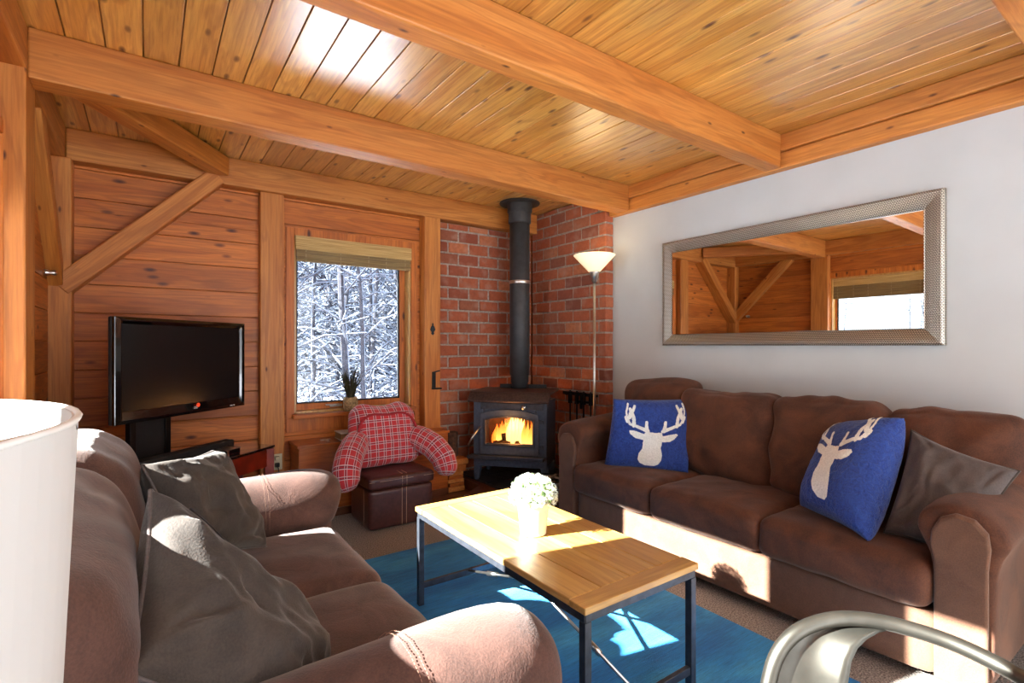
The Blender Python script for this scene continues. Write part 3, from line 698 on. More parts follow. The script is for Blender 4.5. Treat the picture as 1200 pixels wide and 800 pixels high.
# ---------------------------------------------------------------- mirror
MZ0, MZ1, MY0, MY1 = HC+.002, HC+.815, .868, 2.645
mr = empty('wall_mirror', (XR, (MY0+MY1)/2, MZ0), 'long wall mirror in a woven champagne metal frame above the sofa', 'mirror')
fw = .092
prf = [(0, 0), (0, -.038), (.012, -.048), (.03, -.046), (.07, -.026), (fw-.006, -.016), (fw, -.02), (fw, -.006)]   # (inward, out from wall)
rings = []
for (i, (yy, zz_, sy, sz)) in enumerate([(MY0, MZ0, 1, 1), (MY1, MZ0, -1, 1), (MY1, MZ1, -1, -1), (MY0, MZ1, 1, -1)]):
    rings.append([Vector((d, yy+sy*a-mr.location.y, zz_+sz*a-MZ0)) for a, d in prf])
for i in range(4):
    m = MB(); m.loft([rings[i], rings[(i+1) % 4]], cap=False, closed=False); m.build('frame_moulding', M_WEAVE, mr, smooth=False)
mg = MB().box(-.010, -.006, MY0+fw-.004-mr.location.y, MY1-fw+.004-mr.location.y, fw-.004, MZ1-MZ0-fw+.004).build('mirror_glass', M_MIRROR, mr); mg.rotation_euler.z = math.radians(.75); mg.location.x = -.0105
# ---------------------------------------------------------------- sofa
sf = empty('sofa', (2.9, 1.66, 0), 'long dark brown three-seat sofa under the mirror', 'sofa')
SL, SR_ = 2.65, .67
soft('base', (2.88, 1.66, .165), (.92, 2.02, .26), F_SKIRT, sf, r=.025, wr=.002, n=12, seed=3)
soft('back_frame', (3.20, 1.66, .52), (.26, 2.28, .72), F_BROWN, sf, r=.08, wr=.003, n=12, seed=4)
for k in range(3):
    y0 = SR_+.66*k
    soft('seat_cushion', (2.70, y0+.33, .385), (.64, .665, .185), F_BROWN, sf, r=.05, puff=(.012, .0, .022), wr=.006, seed=10+k, n=24, wscale=5)
def arm(side):
    # profile in (outward, z)
    pr_ = [(0, .06), (.0, .55), (-.03, .62), (-.055, .67), (-.045, .715), (.0, .75), (.07, .768), (.15, .755), (.21, .71), (.225, .655), (.20, .60), (.185, .52), (.18, .30), (.18, .06)]
    rr = []
    xs = [2.425, 2.44, 2.47, 2.6, 2.75, 2.9, 3.05, 3.2, 3.33, 3.35]
    dense = []
    for (a, b) in zip(pr_, pr_[1:]+pr_[:1]):
        for t in (0, .5): dense.append((a[0]+(b[0]-a[0])*t, a[1]+(b[1]-a[1])*t))
    for i, x in enumerate(xs):
        s = {0: .90, 1: .97}.get(i, 1.0)
        if i == len(xs)-1: s = .96
        lift = (.06*max(0, (x-2.45))/.9) if side > 0 else (.05*max(0, x-2.45)/.9-.055)
        ring_ = []
        for (a, z) in dense:
            zz2 = .4+(z-.4)*s+(lift if z > .5 else 0); aa = .09+(a-.09)*s
            nz = noise.noise(Vector((x*5, aa*9, zz2*7+side)))*.010 if 1 < i < len(xs)-1 else 0
            yy = (SL+aa+nz) if side > 0 else (SR_-aa-nz)
            ring_.append(Vector((x, yy, max(.035, zz2)+nz))-sf.location)
        rr.append(ring_)
    o = MB().loft(rr).build('arm', F_BROWN, sf, smooth=True, subsurf=1)
    # front panel
    pp = [(.012, .05), (.012, .50), (.0, .56), (.005, .61), (.03, .66), (.075, .685), (.13, .675), (.165, .635), (.172, .58), (.165, .5), (.165, .05)]
    pp = [(a, z) for a, z in pp]
    rings2 = []
    for x, s in ((2.43, 1.0), (2.412, 1.0), (2.404, .96)):
        rings2.append([Vector((x, (SL+.09+(a-.09)*s) if side > 0 else (SR_-.09-(a-.09)*s), .36+(z-.36)*(s if s < 1 else 1)))-sf.location for a, z in pp])
    q = MB().loft(rings2).build('arm_panel', F_SKIRT, o, smooth=False, bevel=.006); return o
arm(1); arm(-1)
def bcush(y0, y1, zt, tilt, sd, dx=0, mat=F_BROWN, th=.24, roll=0):
    h = zt-.44
    return soft('back_cushion', (3.045+dx, (y0+y1)/2, .45+h/2), (th, y1-y0, h), mat, sf, r=.07, puff=(.05, .0, .015), wr=.022, seed=sd, n=24, wscale=4, rot=(roll, tilt, 0))
bcush(.50, 1.03, .965, .20, 21); bcush(1.02, 1.57, .975, .20, 22); bcush(1.555, 2.20, .975, .20, 23, dx=-.01); bcush(2.16, 2.70, 1.02, .20, 24, dx=.02, roll=-.06)
for sy in (.55, 2.77):
    for sx in (2.5, 3.28): MB().box(sx-.03-2.9, sx+.03-2.9, sy-.03-1.66, sy+.03-1.66, 0, .05).build('foot', M_MBLACK, sf)
# pillows on sofa
def P3(u, v, **k): return at(u, v, **k)
BL = at(708, 545, z=.485); BR = at(810, 553, z=.485)
TLp = at(719, 467, D=3.42); TRp = at(811, 467, D=3.50)
pillow('stag_pillow', [TLp, TRp, BR+Vector((-.03, 0, .0)), BL], .085, F_BLUE, 'blue stag head pillow standing upright at the left end of the brown sofa', seed=1, deer=True, pinch=.05, wr=.0015)
pillow('stag_pillow', [at(985, 500, D=2.72), at(1060, 490, D=2.33), at(1017, 634, D=2.12), at(938, 592, D=2.5)], .12, F_BLUE, 'tilted blue stag head pillow turned sideways beside the grey pillow', seed=2, deer=True, pinch=.06, wr=.003)
pillow('grey_pillow', [at(1068, 504, D=2.36), at(1195, 552, D=2.02), at(1135, 660, D=1.95), at(1036, 624, D=2.2)], .07, F_GREY2, 'rumpled plain grey velvet pillow against the right arm of the brown sofa', seed=5, pinch=.10, wr=.009, piping=F_GREY)

# ---------------------------------------------------------------- coffee table
ct = empty('coffee_table', (1.368, 1.755, .013), 'rectangular honey wood coffee table with a black steel frame on the blue rug', 'coffee table')
TX, TY, TZ = .285, .61, .487
w5 = (2*TX-.004)/4
for k in range(4):
    MB().box(-TX+k*w5+.002, -TX+(k+1)*w5-.0015, -TY+.075, TY-.075, TZ-.024, TZ).build('board', W_TABLE['y'], ct, bevel=.0035)
for s in (-1, 1): MB().box(-TX, TX, min(s*TY, s*(TY-.073)), max(s*TY, s*(TY-.073)), TZ-.024, TZ).build('end_board', W_TABLE['x'], ct, bevel=.0035)
m = MB(); f0 = .018
for s in (-1, 1): m.box(-TX+.01, TX-.01, s*(TY-.02)-.013, s*(TY-.02)+.013, TZ-.052, TZ-.025); m.box(s*(TX-.02)-.013, s*(TX-.02)+.013, -TY+.01, TY-.01, TZ-.052, TZ-.025)
m.build('steel_apron', M_DSTEEL, ct, bevel=.002)
for sx in (-1, 1):
    for sy in (-1, 1): MB().box(sx*(TX-.02)-.014, sx*(TX-.02)+.014, sy*(TY-.02)-.014, sy*(TY-.02)+.014, 0, TZ-.052).build('leg', M_DSTEEL, ct, bevel=.002)
for s in (-1, 1): MB().box(-TX+.03, TX-.03, s*(TY-.02)-.009, s*(TY-.02)+.009, .08, .11).build('end_rail', M_DSTEEL, ct, bevel=.002)
for s in (-1, 1):
    a = Vector((.012*s, s*(TY-.02), .10)); b = Vector((.012*s, -s*(TY-.02), TZ-.055)); r_ = MB().tube([a, b], .0065, 8).build('cross_rod', M_STEEL, ct, smooth=True)
    p = a.lerp(b, .16); q = a.lerp(b, .23); MB().tube([p, q], .012, 8).build('turnbuckle', M_STEEL, r_, smooth=True)
# flower pot on table
pb = at(630, 627, z=.5)
pb = Vector((pb.x, pb.y+.03, .5005))
pf = empty('potted_flowers', pb, 'cream ribbed pot of tiny white flowers on the coffee table', 'plant')
pro = [(.001, .0), (.052, 0), (.056, .004)]
for k in range(12): z_ = .01+k*.0085; r_ = .054+.013*z_/.13; pro += [(r_+.0012, z_), (r_-.0008, z_+.004)]
pro += [(.068, .125), (.071, .128), (.071, .14), (.066, .14), (.064, .12), (.001, .115)]
MB().lathe(pro, n=32).build('pot', M_CREAM, pf, smooth=True)
M_FLW = plain('white_petals', hexc('CDD2C4'), .8); M_LEAF = plain('pale_green_leaf', hexc('7E9A62'), .7, 0, .3, 40)
rr = random.Random(3); m1 = MB(); m2 = MB()
for k in range(950):
    th = rr.uniform(0, 2*PI); ph = math.acos(rr.uniform(-.35, 1)); R = .088*rr.uniform(.72, 1.06)
    c = Vector((R*1.12*math.sin(ph)*math.cos(th), R*1.12*math.sin(ph)*math.sin(th), .165+R*.95*math.cos(ph)))
    n_ = (c-Vector((0, 0, .14))).normalized(); n_ = (n_+Vector((rr.gauss(0, .4), rr.gauss(0, .4), rr.gauss(0, .4)))).normalized()
    x_ = n_.orthogonal().normalized(); y_ = n_.cross(x_)
    if k % 5:
        s_ = rr.uniform(.0065, .010); a0 = rr.uniform(0, 1); vs = [c]; fs = []
        for q in range(5):
            a = a0+q*2*PI/5
            vs += [c+(x_*math.cos(a-.35)+y_*math.sin(a-.35))*s_*.7+n_*.001, c+(x_*math.cos(a)+y_*math.sin(a))*s_+n_*.003, c+(x_*math.cos(a+.35)+y_*math.sin(a+.35))*s_*.7+n_*.001]
            fs.append((0, 1+q*3, 2+q*3, 3+q*3))
        m1.add(vs, fs)
    else:
        s_ = rr.uniform(.008, .013); m2.add([c-x_*s_, c-y_*s_*.4, c+x_*s_, c+y_*s_*.4], [(0, 1, 2, 3)])
for k in range(150):
    th = rr.uniform(0, 2*PI); R = rr.uniform(0, .085); e = Vector((R*math.cos(th), R*math.sin(th), .16+rr.uniform(0, .06))); m2.tube([(e.x*.3, e.y*.3, .115), e], .0012, 3)
m2.lathe([(.001, .13), (.05, .135), (.07, .165), (.05, .2), (.001, .215)], n=12)
tag(m1.build('blossoms', M_FLW, pf), kind='stuff'); tag(m2.build('foliage', M_LEAF, pf), kind='stuff')
# ---------------------------------------------------------------- chest, ottoman, plaid pillow, box, plant
CHX0, CHX1, CHY = .90, 2.135, 3.985
ch = empty('wooden_chest', (1.52, 4.13, 0), 'long low orange wooden chest under the window', 'chest')
def cb(name, *a, mat=W_CHEST['x'], bv=.003): return rel(MB().box(*a), ch).build(name, mat, ch, bevel=bv)
cb('front_panel', CHX0, CHX1, CHY, CHY+.02, .06, .54); cb('side_panel', CHX0, CHX0+.02, CHY+.02, 4.26, .0, .54, mat=W_CHEST['y']); cb('side_panel', CHX1-.02, CHX1, CHY+.02, 4.26, .0, .54, mat=W_CHEST['y'])
cb('back_panel', CHX0+.02, CHX1-.02, 4.24, 4.26, .0, .54); cb('plinth', CHX0, CHX1, CHY-.012, CHY+.008, 0, .06, mat=W_FLOOR['x'])
cb('lid', CHX0-.012, 1.55, CHY-.012, 4.265, .541, .562); cb('lid', 1.553, CHX1+.012, CHY-.012, 4.265, .541, .562)
hz = cb('hinge', 1.09, 1.17, 4.12, 4.14, .562, .568, mat=M_STEEL, bv=.001); rel(MB().box(1.12, 1.14, 4.06, 4.13, .562, .567), ch).build('hinge', M_STEEL, ch)
bx = empty('box', at(418, 505, z=.62), 'pale flat box lying on the chest behind the plaid cushion', 'box')
bx.location = Vector((1.34, 4.10, .5625))
MB().box(-.12, .14, -.08, .08, .004, .05).build('pages', plain('kraft_card', hexc('9A7A4E'), .8), bx); MB().box(-.125, .145, -.085, .085, .05, .058).box(-.125, .145, -.085, .085, 0, .004).box(-.125, .145, -.085, -.08, .0, .008).build('cover', plain('grey_card', hexc('C8C0B4'), .6), bx, bevel=.002)
# ottoman
ot = empty('ottoman', (1.495, 3.685, 0), 'square dark brown leather storage ottoman with pale stitched bands', 'ottoman')
soft('body', (1.495, 3.685, .145), (.49, .42, .28), F_LEATHER, ot, r=.012, wr=.0012, n=10); ot_l = soft('lid', (1.495, 3.685, .33), (.505, .435, .085), F_LEATHER, ot, r=.022, puff=(0, 0, .012), wr=.003, n=18, seed=4)
for dx in (-.006, .028):
    MB().box(dx-.0015, dx+.0015, -.2135, -.2105, .008, .282).build('stitching', M_THREAD, ot); MB().box(dx-.0015, dx+.0015, -.2205, -.219, .292, .365).box(dx-.0015, dx+.0015, -.215, .2, .379, .3835).build('stitching', M_THREAD, ot)
MB().box(-.25, .25, -.2205, -.219, .345, .3475).build('stitching', M_THREAD, ot)
for sx in (-.247, ): MB().box(sx-.0015, sx, -.1, -.097, .01, .28).build('stitching', M_THREAD, ot)
# reading pillow: back + two arms, with UVs for the plaid
def uvmesh(rings, closed=False, us=8, vs_=8):
    n = len(rings[0]); me = bpy.data.meshes.new('plaid'); V = [tuple(p) for r in rings for p in r]
    Fc = [(i*n+k, i*n+(k+1) % n, (i+1)*n+(k+1) % n, (i+1)*n+k) for i in range(len(rings)-1) for k in range(n if closed else n-1)]
    Fc += [tuple(range(n))[::-1], tuple((len(rings)-1)*n+k for k in range(n))] if closed else []
    me.from_pydata(V, [], Fc); uv = me.uv_layers.new(name='UVMap')
    return me
rp = empty('reading_pillow', (1.49, 3.77, .385), 'red plaid backrest cushion with arms sitting on the leather ottoman', 'cushion')
PSC = 17.0
def set_uv(me, fn):
    uv = me.uv_layers.new(name='UVMap') if not me.uv_layers else me.uv_layers[0]
    for p in me.polygons:
        for li in p.loop_indices: uv.data[li].uv = fn(me.vertices[me.loops[li].vertex_index].co)
me = softbox((.50, .20, .46), .09, puff=(.01, .03, .0), wr=.006, seed=6, n=26, wscale=6)
for v in me.vertices:
    z = v.co.z; s = 1.0+.10*max(0, -z)/.23
    if z > 0: v.co.x *= 1-.10*(z/.23)**3; v.co.z -= .03*math.exp(-(v.co.x/.10)**2)*(z/.23)
    v.co.x *= s
    v.co.y += .10*(v.co.z/.23)*.5
set_uv(me, lambda c: (c.x*PSC, c.z*PSC+c.y*PSC*.4))
o = link('backrest', me, M_PLAID, rp, smooth=True); o.location = (0, .07, .235)
for s in (-1, 1):
    path = [Vector((s*.19, .06, .20)), Vector((s*.26, -.04, .185)), Vector((s*.33, -.14, .13)), Vector((s*.375, -.21, .05)), Vector((s*.385, -.245, -.03)), Vector((s*.375, -.26, -.085))]
    rad = [.09, .098, .10, .098, .09, .05]
    P = []; R = []
    for i in range(len(path)-1):
        for t in (0, .25, .5, .75): P.append(path[i].lerp(path[i+1], t)); R.append(rad[i]*(1-t)+rad[i+1]*t)
    P.append(path[-1]); R.append(.02)
    P.insert(0, path[0]+Vector((-s*.03, .04, 0))); R.insert(0, .04)
    mb = MB().tube(P, R, 20); me = mb.mesh('arm'); n = 20
    uv = me.uv_layers.new(name='UVMap'); L_ = [0]
    for a, b in zip(P, P[1:]): L_.append(L_[-1]+(b-a).length)
    for p in me.polygons:
        ks = [me.loops[li].vertex_index % n for li in p.loop_indices]
        for li in p.loop_indices:
            vi = me.loops[li].vertex_index; k = vi % n
            if max(ks)-min(ks) > n/2 and k < n/2: k += n
            uv.data[li].uv = (k/n*.6*PSC, L_[vi//n]*PSC)
    link('armrest', me, M_PLAID, rp, smooth=True, subsurf=1)
# piping along the top edge
pts = []
for k in range(41):
    a = PI*k/40; x_ = -.235*math.cos(a)*1.0; z_ = .06+.36*math.sin(a)**.35 if 0 < k < 40 else .06
    zz_ = z_-.035*math.exp(-(x_/.10)**2); pts.append((x_, .07-.115+.12*((zz_-.235)/.46), zz_))
MB().tube(pts, .011, 8).build('piping', plain('red_piping', hexc('9A1C26'), .8), rp, smooth=True)
# window plant
wp = at(411, 483, Y=4.24); pw = empty('potted_grass', (wp.x, 4.245, .7605), 'dark spiky grass in a stone pot on the window sill', 'plant')
MB().lathe([(.001, 0), (.05, 0), (.058, .03), (.06, .08), (.054, .115), (.046, .115), (.048, .09), (.001, .085)], n=18).build('pot', plain('speckled_stone', hexc('A59068'), .8, 0, .45, 60, .4), pw, smooth=True)
m = MB(); rr = random.Random(5)
for k in range(70):
    a = rr.uniform(0, 2*PI); sp_ = rr.uniform(.02, .115)*(1 if k else 2); h = rr.uniform(.16, .30)
    m.tube([(.02*math.cos(a), .02*math.sin(a), .09), (.5*sp_*math.cos(a), .5*sp_*math.sin(a), .09+h*.6), (sp_*math.cos(a), sp_*math.sin(a)*.7, .09+h)], [.0028, .003, .0008], 4)
tag(m.build('grass_blades', plain('dark_grass', hexc('3A3A24'), .8, 0, .4, 30), pw), kind='stuff')
# ---------------------------------------------------------------- television corner
tvd = Vector((.718, .697, 0)); tvn = Vector((.697, -.718, 0)); tz = math.atan2(tvd.y, tvd.x)
TL_, TR_ = at(131, 370, D=2.31*1.15), at(284.5, 379.5, D=3.13*1.15)
tvc = (TL_+TR_)/2; tw = (TR_-TL_).length; ztv1 = TL_.z; ztv0 = at(127, 500, D=2.29*1.15).z; th = ztv1-ztv0
tv = empty('television', (tvc.x, tvc.y, ztv0), 'black flat screen television in the far left corner', 'television', rz=math.atan2(TR_.y-TL_.y, TR_.x-TL_.x))
MB().box(-tw/2, tw/2, .0, .028, 0, th).box(-tw/2+.1, tw/2-.1, .028, .11, .08, th-.08).build('housing', M_MBLACK, tv, bevel=.008)
bz = .048; m = MB()
oc = [(-tw/2, 0), (tw/2, 0), (tw/2, th), (-tw/2, th)]; ic = [(-tw/2+bz, bz+.02), (tw/2-bz, bz+.02), (tw/2-bz, th-bz*.8), (-tw/2+bz, th-bz*.8)]
m.loft([[(x, 0, z) for x, z in oc], [(x*1.0, -.016, z) for x, z in oc], [(x*.93, -.024, th/2+(z-th/2)*.93) for x, z in oc], [(x, -.008, z) for x, z in ic], [(x, .0, z) for x, z in ic]], cap=False)
m.build('bezel', M_GBLACK, tv, bevel=.004)
MB().box(-tw/2+bz-.002, tw/2-bz+.002, -.0075, -.002, bz+.018, th-bz*.8+.002).build('screen', M_SCREEN, tv)
def text(body, size, loc, rot, mat, parent, extr=.0006):
    c = bpy.data.curves.new('text', 'FONT'); c.body = body; c.size = size; c.extrude = extr; c.align_x = "CENTER"
    o = bpy.data.objects.new('lettering', c); COL.objects.link(o); o.location = loc; o.rotation_euler = rot; o.data.materials.append(mat)
    bpy.context.view_layer.update(); me = bpy.data.meshes.new_from_object(o.evaluated_get(bpy.context.evaluated_depsgraph_get()))
    o2 = link('lettering', me, mat, parent); o2.location = loc; o2.rotation_euler = rot; bpy.data.objects.remove(o); return o2
o = MB().lathe([(.001, 0), (.013, 0), (.013, .003), (.001, .003)], n=20).build('red_badge', emit('red_badge', hexc('D8401C'), .6), tv); o.location = (.06, -.022, .05); o.rotation_euler.x = PI/2; o['label'] = 'small round red badge'
text('LG', .022, (.04, -.0245, .03), (PI/2, 0, 0), plain('badge_white', hexc('E8E8E8'), .4), tv)
MB().box(tw/2-.15, tw/2-.13, -.026, -.024, .012, .018).box(tw/2-.12, tw/2-.11, -.026, -.024, .012, .018).build('status_marks', plain('pale_print', hexc('DDDDDD'), .5), tv)
# console
cs = empty('television_stand', (.2, 3.75, 0), 'cherry red corner television stand with a black glass top', 'tv stand')
poly = [(.73, 3.93), (.55, 4.15), (-.36, 4.15), (-.36, 3.36), (-.11, 3.13)]
rel(MB().prism(poly, .585, .60), cs).build('glass_top', M_GLASSTOP, cs, bevel=.004)
def inset(p, f=.93):
    cx_ = sum(a for a, b in p)/len(p); cy_ = sum(b for a, b in p)/len(p); return [(cx_+(a-cx_)*f, cy_+(b-cy_)*f) for a, b in p]
pi_ = inset(poly)
for a, b in ((0, 4), (0, 1), (4, 3)):
    rel(MB().bar((pi_[a][0], pi_[a][1], .52), (pi_[b][0], pi_[b][1], .52), .02, .12), cs).build('apron', W_RED, cs, bevel=.003)
for q in pi_: rel(MB().box(q[0]-.03, q[0]+.03, q[1]-.03, q[1]+.03, 0, .584), cs).build('leg', W_RED, cs, bevel=.004)
rel(MB().prism(inset(poly, .92), .22, .24), cs).build('shelf', W_RED, cs, bevel=.003)
def oncs(s, n): return Vector((.73, 3.93, .6005))-tvd*s-tvn*n
# tv mount
bc = oncs(.63, .32); ms = empty('television_mount', bc, 'black column mount carrying the television on the stand', 'tv mount', rz=tz)
MB().box(-.20, .20, -.07, .14, 0, .012).build('base_plate', M_GLASSTOP, ms, bevel=.003)
ztm = tv.location.z+.2-bc.z
for s in (-1, 1): MB().box(s*.12-.02, s*.12+.02, .06, .095, .012, ztm).build('upright', M_BLACK, ms, bevel=.003)
MB().box(-.10, .10, .07, .085, .03, ztm-.02).build('back_panel', M_MBLACK, ms)
MB().box(-.05, .05, -.01, .06, ztm-.15, ztm).build('bracket', M_BLACK, ms)
o = MB().box(-.42, .42, -.035, .035, 0, .075).build('soundbar', M_MBLACK, bevel=.01); o.location = oncs(.64, .19); o.rotation_euler.z = tz-.02; tag(o, 'long black soundbar on the television stand below the screen', 'soundbar')
cbx = empty('cable_box', oncs(.36, .09), 'small black and silver box on the glass of the television stand', 'cable box', rz=tz)
MB().box(-.06, .06, -.05, .05, .0, .035).build('case', M_GBLACK, cbx, bevel=.004); MB().box(-.062, .062, -.052, .052, .035, .042).build('top_trim', M_STEEL, cbx, bevel=.002); MB().box(-.062, -.045, -.053, -.05, .0, .036).build('side_trim', M_STEEL, cbx)
o = MB().box(-.07, .07, -.018, .018, 0, .012).build('remote_control', M_STEEL, bevel=.004); o.location = oncs(.60, .055); o.rotation_euler.z = tz+.1; tag(o, 'thin pale remote control lying at the front of the television stand', 'remote')
# outlet on post
ou = empty('wall_outlet', at(324, 541, Y=4.222), 'ivory wall outlet with plugs on the post beside the television stand', 'outlet')
MB().box(-.04, .04, -.004, .002, -.06, .06).build('cover_plate', M_PLASTIC, ou, bevel=.002)
for z_ in (-.02, .03): MB().box(-.012, .018, -.03, -.004, z_-.016, z_+.014).build('plug', M_MBLACK if z_ < 0 else M_PLASTIC, ou, bevel=.003)
MB().tube([(.003, -.028, -.02), (.01, -.05, -.08), (.0, -.03, -.2), (-.05, -.02, -.5)], .0035, 6).build('cable', M_MBLACK, ou, smooth=True)
# iron fittings on the right post
hx = at(507, 385.5, Y=4.188); o = MB().loft([[(x_, y_, z_) for x_, z_ in [(0, -.055), (.016, -.04), (.010, -.028), (.026, -.005), (.016, .022), (.006, .034), (.008, .048), (0, .056), (-.008, .048), (-.006, .034), (-.016, .022), (-.026, -.005), (-.010, -.028), (-.016, -.04)]] for y_ in (-.006, 0)]).build('iron_escutcheon', M_BLACK, bevel=.002); o.location = hx
tag(o, 'small black diamond shaped iron plate on the post beside the bricks', 'iron plate')
hb = empty('iron_latch', at(508, 445, Y=4.188), 'black iron handle bracket on the post beside the bricks', 'latch')
MB().box(-.018, .018, -.014, 0, -.085, .075).build('body', M_BLACK, hb, bevel=.005); MB().bar((0, -.008, .07), (.05, -.03, .085), .015, .012).build('lever', M_BLACK, hb); MB().box(-.02, .07, -.03, 0, -.085, -.07).build('hook', M_BLACK, hb, bevel=.003)
# knob on left wall
kn = at(52, 319, Y=4.02); kn.x = XL+.0; o = MB().lathe([(.001, 0), (.02, 0), (.02, .01), (.012, .03), (.018, .05), (.001, .06)], n=14).build('coat_knob', M_STEEL, smooth=True); o.location = kn; o.rotation_euler.y = PI/2
tag(o, 'small metal knob on the dark left wall beside the corner post', 'knob')
# ---------------------------------------------------------------- loveseat
lv = empty('loveseat', (.18, 1.81, 0), 'taupe suede loveseat in the left foreground with fat rolled arms', 'loveseat')
soft('base', (.16, 1.81, .20), (1.05, 1.62, .30), F_LOVE, lv, r=.04, wr=.003, n=12)
soft('back_frame', (-.33, 1.81, .50), (.20, 1.86, .80), F_LOVE, lv, r=.10, wr=.003, n=12)
for k in range(2):
    y0 = 1.15+.655*k
    soft('seat_cushion', (.35, y0+.3275, .37), (.72, .66, .20), F_LOVE, lv, r=.065, puff=(.012, 0, .022), wr=.006, seed=31+k, n=22, wscale=4)
    ya, yb_ = (.90, 1.80) if k == 0 else (1.80, 2.50)
    c = soft('back_cushion', (-.20, (ya+yb_)/2, .715), (.34, yb_-ya, .56), F_LOVE, lv, r=.15, puff=(.03, .0, .01), wr=.010, seed=36+k, n=24, wscale=4, rot=(0, -.14, 0))
def sub_seam(parent, pts, r=.0009):
    m = MB()
    for i in range(len(pts)-1):
        a, b = Vector(pts[i]), Vector(pts[i+1]); n_ = max(1, int((b-a).length/.008))
        for q in range(n_): m.bar(a.lerp(b, q/n_), a.lerp(b, (q+.6)/n_), r*1.4, r)
    return m.build('stitching', M_THREAD2, parent)
for side, yc in ((1, 2.63), (-1, .985)):
    R = .165
    xs = [(-.36, .6), (-.34, .9), (-.2, 1), (0, 1), (.2, 1), (.4, 1.0), (.55, 1.02), (.66, 1.0), (.73, .88), (.765, .6), (.775, .2)]
    rings = []
    for i, (x_, s) in enumerate(xs):
        ring_ = []
        for k in range(28):
            a = 2*PI*k/28; r_ = R*s; ny = math.cos(a); nz = math.sin(a)
            nn = noise.noise(Vector((x_*4, ny*1.5, nz*1.5+side*5)))*.012
            yy = ny*(r_+nn)*1.0; zz_ = nz*(r_*.95+nn)
            ring_.append(Vector((x_+.02*nz*(i > 7), yc+yy, .535+zz_))-lv.location)
        rings.append(ring_)
    a_ = MB().loft(rings).build('arm', F_LOVE, lv, smooth=True, subsurf=1)
    soft('arm_base', (.20, yc, .27), (1.05, .27, .46), F_LOVE, lv, r=.05, wr=.003, n=10, seed=side+9)
    for q in (.42, .435):
        pts = []
        for k in range(15):
            a = -.3+(PI+.6)*k/14; pts.append(Vector((q, yc+(R+.006)*math.cos(a), .535+(R*.95+.006)*math.sin(a)))-lv.location)
        sub_seam(a_, pts)
# pillows on loveseat
pillow('dark_pillow', [at(166, 545, Y=1.98), at(250, 528, Y=2.22), at(312, 640, Y=2.22), at(215, 660, Y=1.86)], .10, F_GREY, 'dark taupe pillow farther from the camera on the loveseat, behind the bigger one', seed=8, pinch=.08, wr=.011, piping=F_GREY2)
pillow('dark_pillow', [at(176, 574, Y=1.36), at(382, 768, Y=1.30), at(350, 880, Y=1.05), at(150, 790, Y=1.03)], .105, F_GREY, 'big dark taupe pillow with a zipped edge nearest the camera on the loveseat', seed=9, n=60, pinch=.05, wr=.011, zipper=True, piping=F_GREY2)
# ---------------------------------------------------------------- near lamp on end table
LX, LY = -.245, .36
et = empty('end_table', (LX, LY, 0), 'small wooden end table in the near left corner carrying the lamp', 'table')
MB().box(-.2, .2, -.2, .2, .55, .58).build('tabletop', W_TABLE['x'], et, bevel=.004)
for sx in (-1, 1):
    for sy in (-1, 1): MB().box(sx*.17-.02, sx*.17+.02, sy*.17-.02, sy*.17+.02, 0, .55).build('leg', W_TABLE['z'], et, bevel=.003)
tl = empty('table_lamp', (LX, LY, .5805), 'white drum shade lamp in the near left corner', 'lamp')
m_, nt_, b_ = newmat('white_shade_linen'); b_.inputs['Base Color'].default_value = hexc('CFCFCD'); b_.inputs['Roughness'].default_value = .8
tb = nd(nt_, 'ShaderNodeBsdfTranslucent'); tb.inputs[0].default_value = hexc('E8E8E4'); mx = nd(nt_, 'ShaderNodeMixShader'); mx.inputs[0].default_value = .12
nt_.links.new(b_.outputs[0], mx.inputs[1]); nt_.links.new(tb.outputs[0], mx.inputs[2]); nt_.links.new(mx.outputs[0], nt_.nodes['Material Output'].inputs[0])
zt = HC-.0395-.58; R1, R0 = .2135, .201
m = MB(); m.lathe([(R0, zt-.28), (R1, zt), (R1-.003, zt), (R0-.003, zt-.28), (R0, zt-.28)], n=96, cap=False); m.build('lamp_shade', m_, tl, smooth=False)
m = MB()
m.tube([(R1*math.cos(a*PI/32), R1*math.sin(a*PI/32), zt) for a in range(65)], .0018, 6, cap=False); m.build('shade_rim', plain('white_trim', hexc('E0E0DC'), .6), tl, smooth=True)
MB().lathe([(.07, 0), (.07, .015), (.02, .03), (.035, .12), (.03, .22), (.012, .3), (.008, zt-.05), (.001, zt-.05)], n=24).build('base', M_CREAM, tl, smooth=True)
m = MB()
for k in range(3): m.tube([(0, 0, zt-.05), (R1*math.cos(k*2.09), R1*math.sin(k*2.09), zt-.004)], .002, 5)
m.build('shade_fitting', M_STEEL, tl)
# ---------------------------------------------------------------- metal chair at bottom right
mc = empty('metal_chair', (.72, .16, 0), 'gunmetal grey steel chair with a tubular back in the bottom right corner', 'chair')
path = [at(886, 960, D=.80), at(892, 860, D=.82), at(900, 800, D=.835), at(909, 768, D=.84), at(926, 745, D=.845), at(950, 731, D=.85), at(985, 723, D=.85), at(1030, 727, D=.84), at(1080, 740, D=.815), at(1130, 758, D=.785), at(1200, 794, D=.735), at(1270, 838, D=.69), at(1310, 880, D=.66), at(1320, 960, D=.64), at(1310, 1080, D=.64)]
M_GUN = plain('gunmetal', hexc('55534D'), .4, .9, .12, 25)
def smoothp(P, it=2):
    for _ in range(it):
        Q = [P[0]]
        for a, b in zip(P, P[1:]): Q += [a.lerp(b, .25), a.lerp(b, .75)]
        P = Q+[P[-1]]
    return P
rt = mc.location
sp_ = smoothp([p-rt for p in path]); MB().tube(sp_, .0118, 14).build('back_tube', M_GUN, mc, smooth=True)
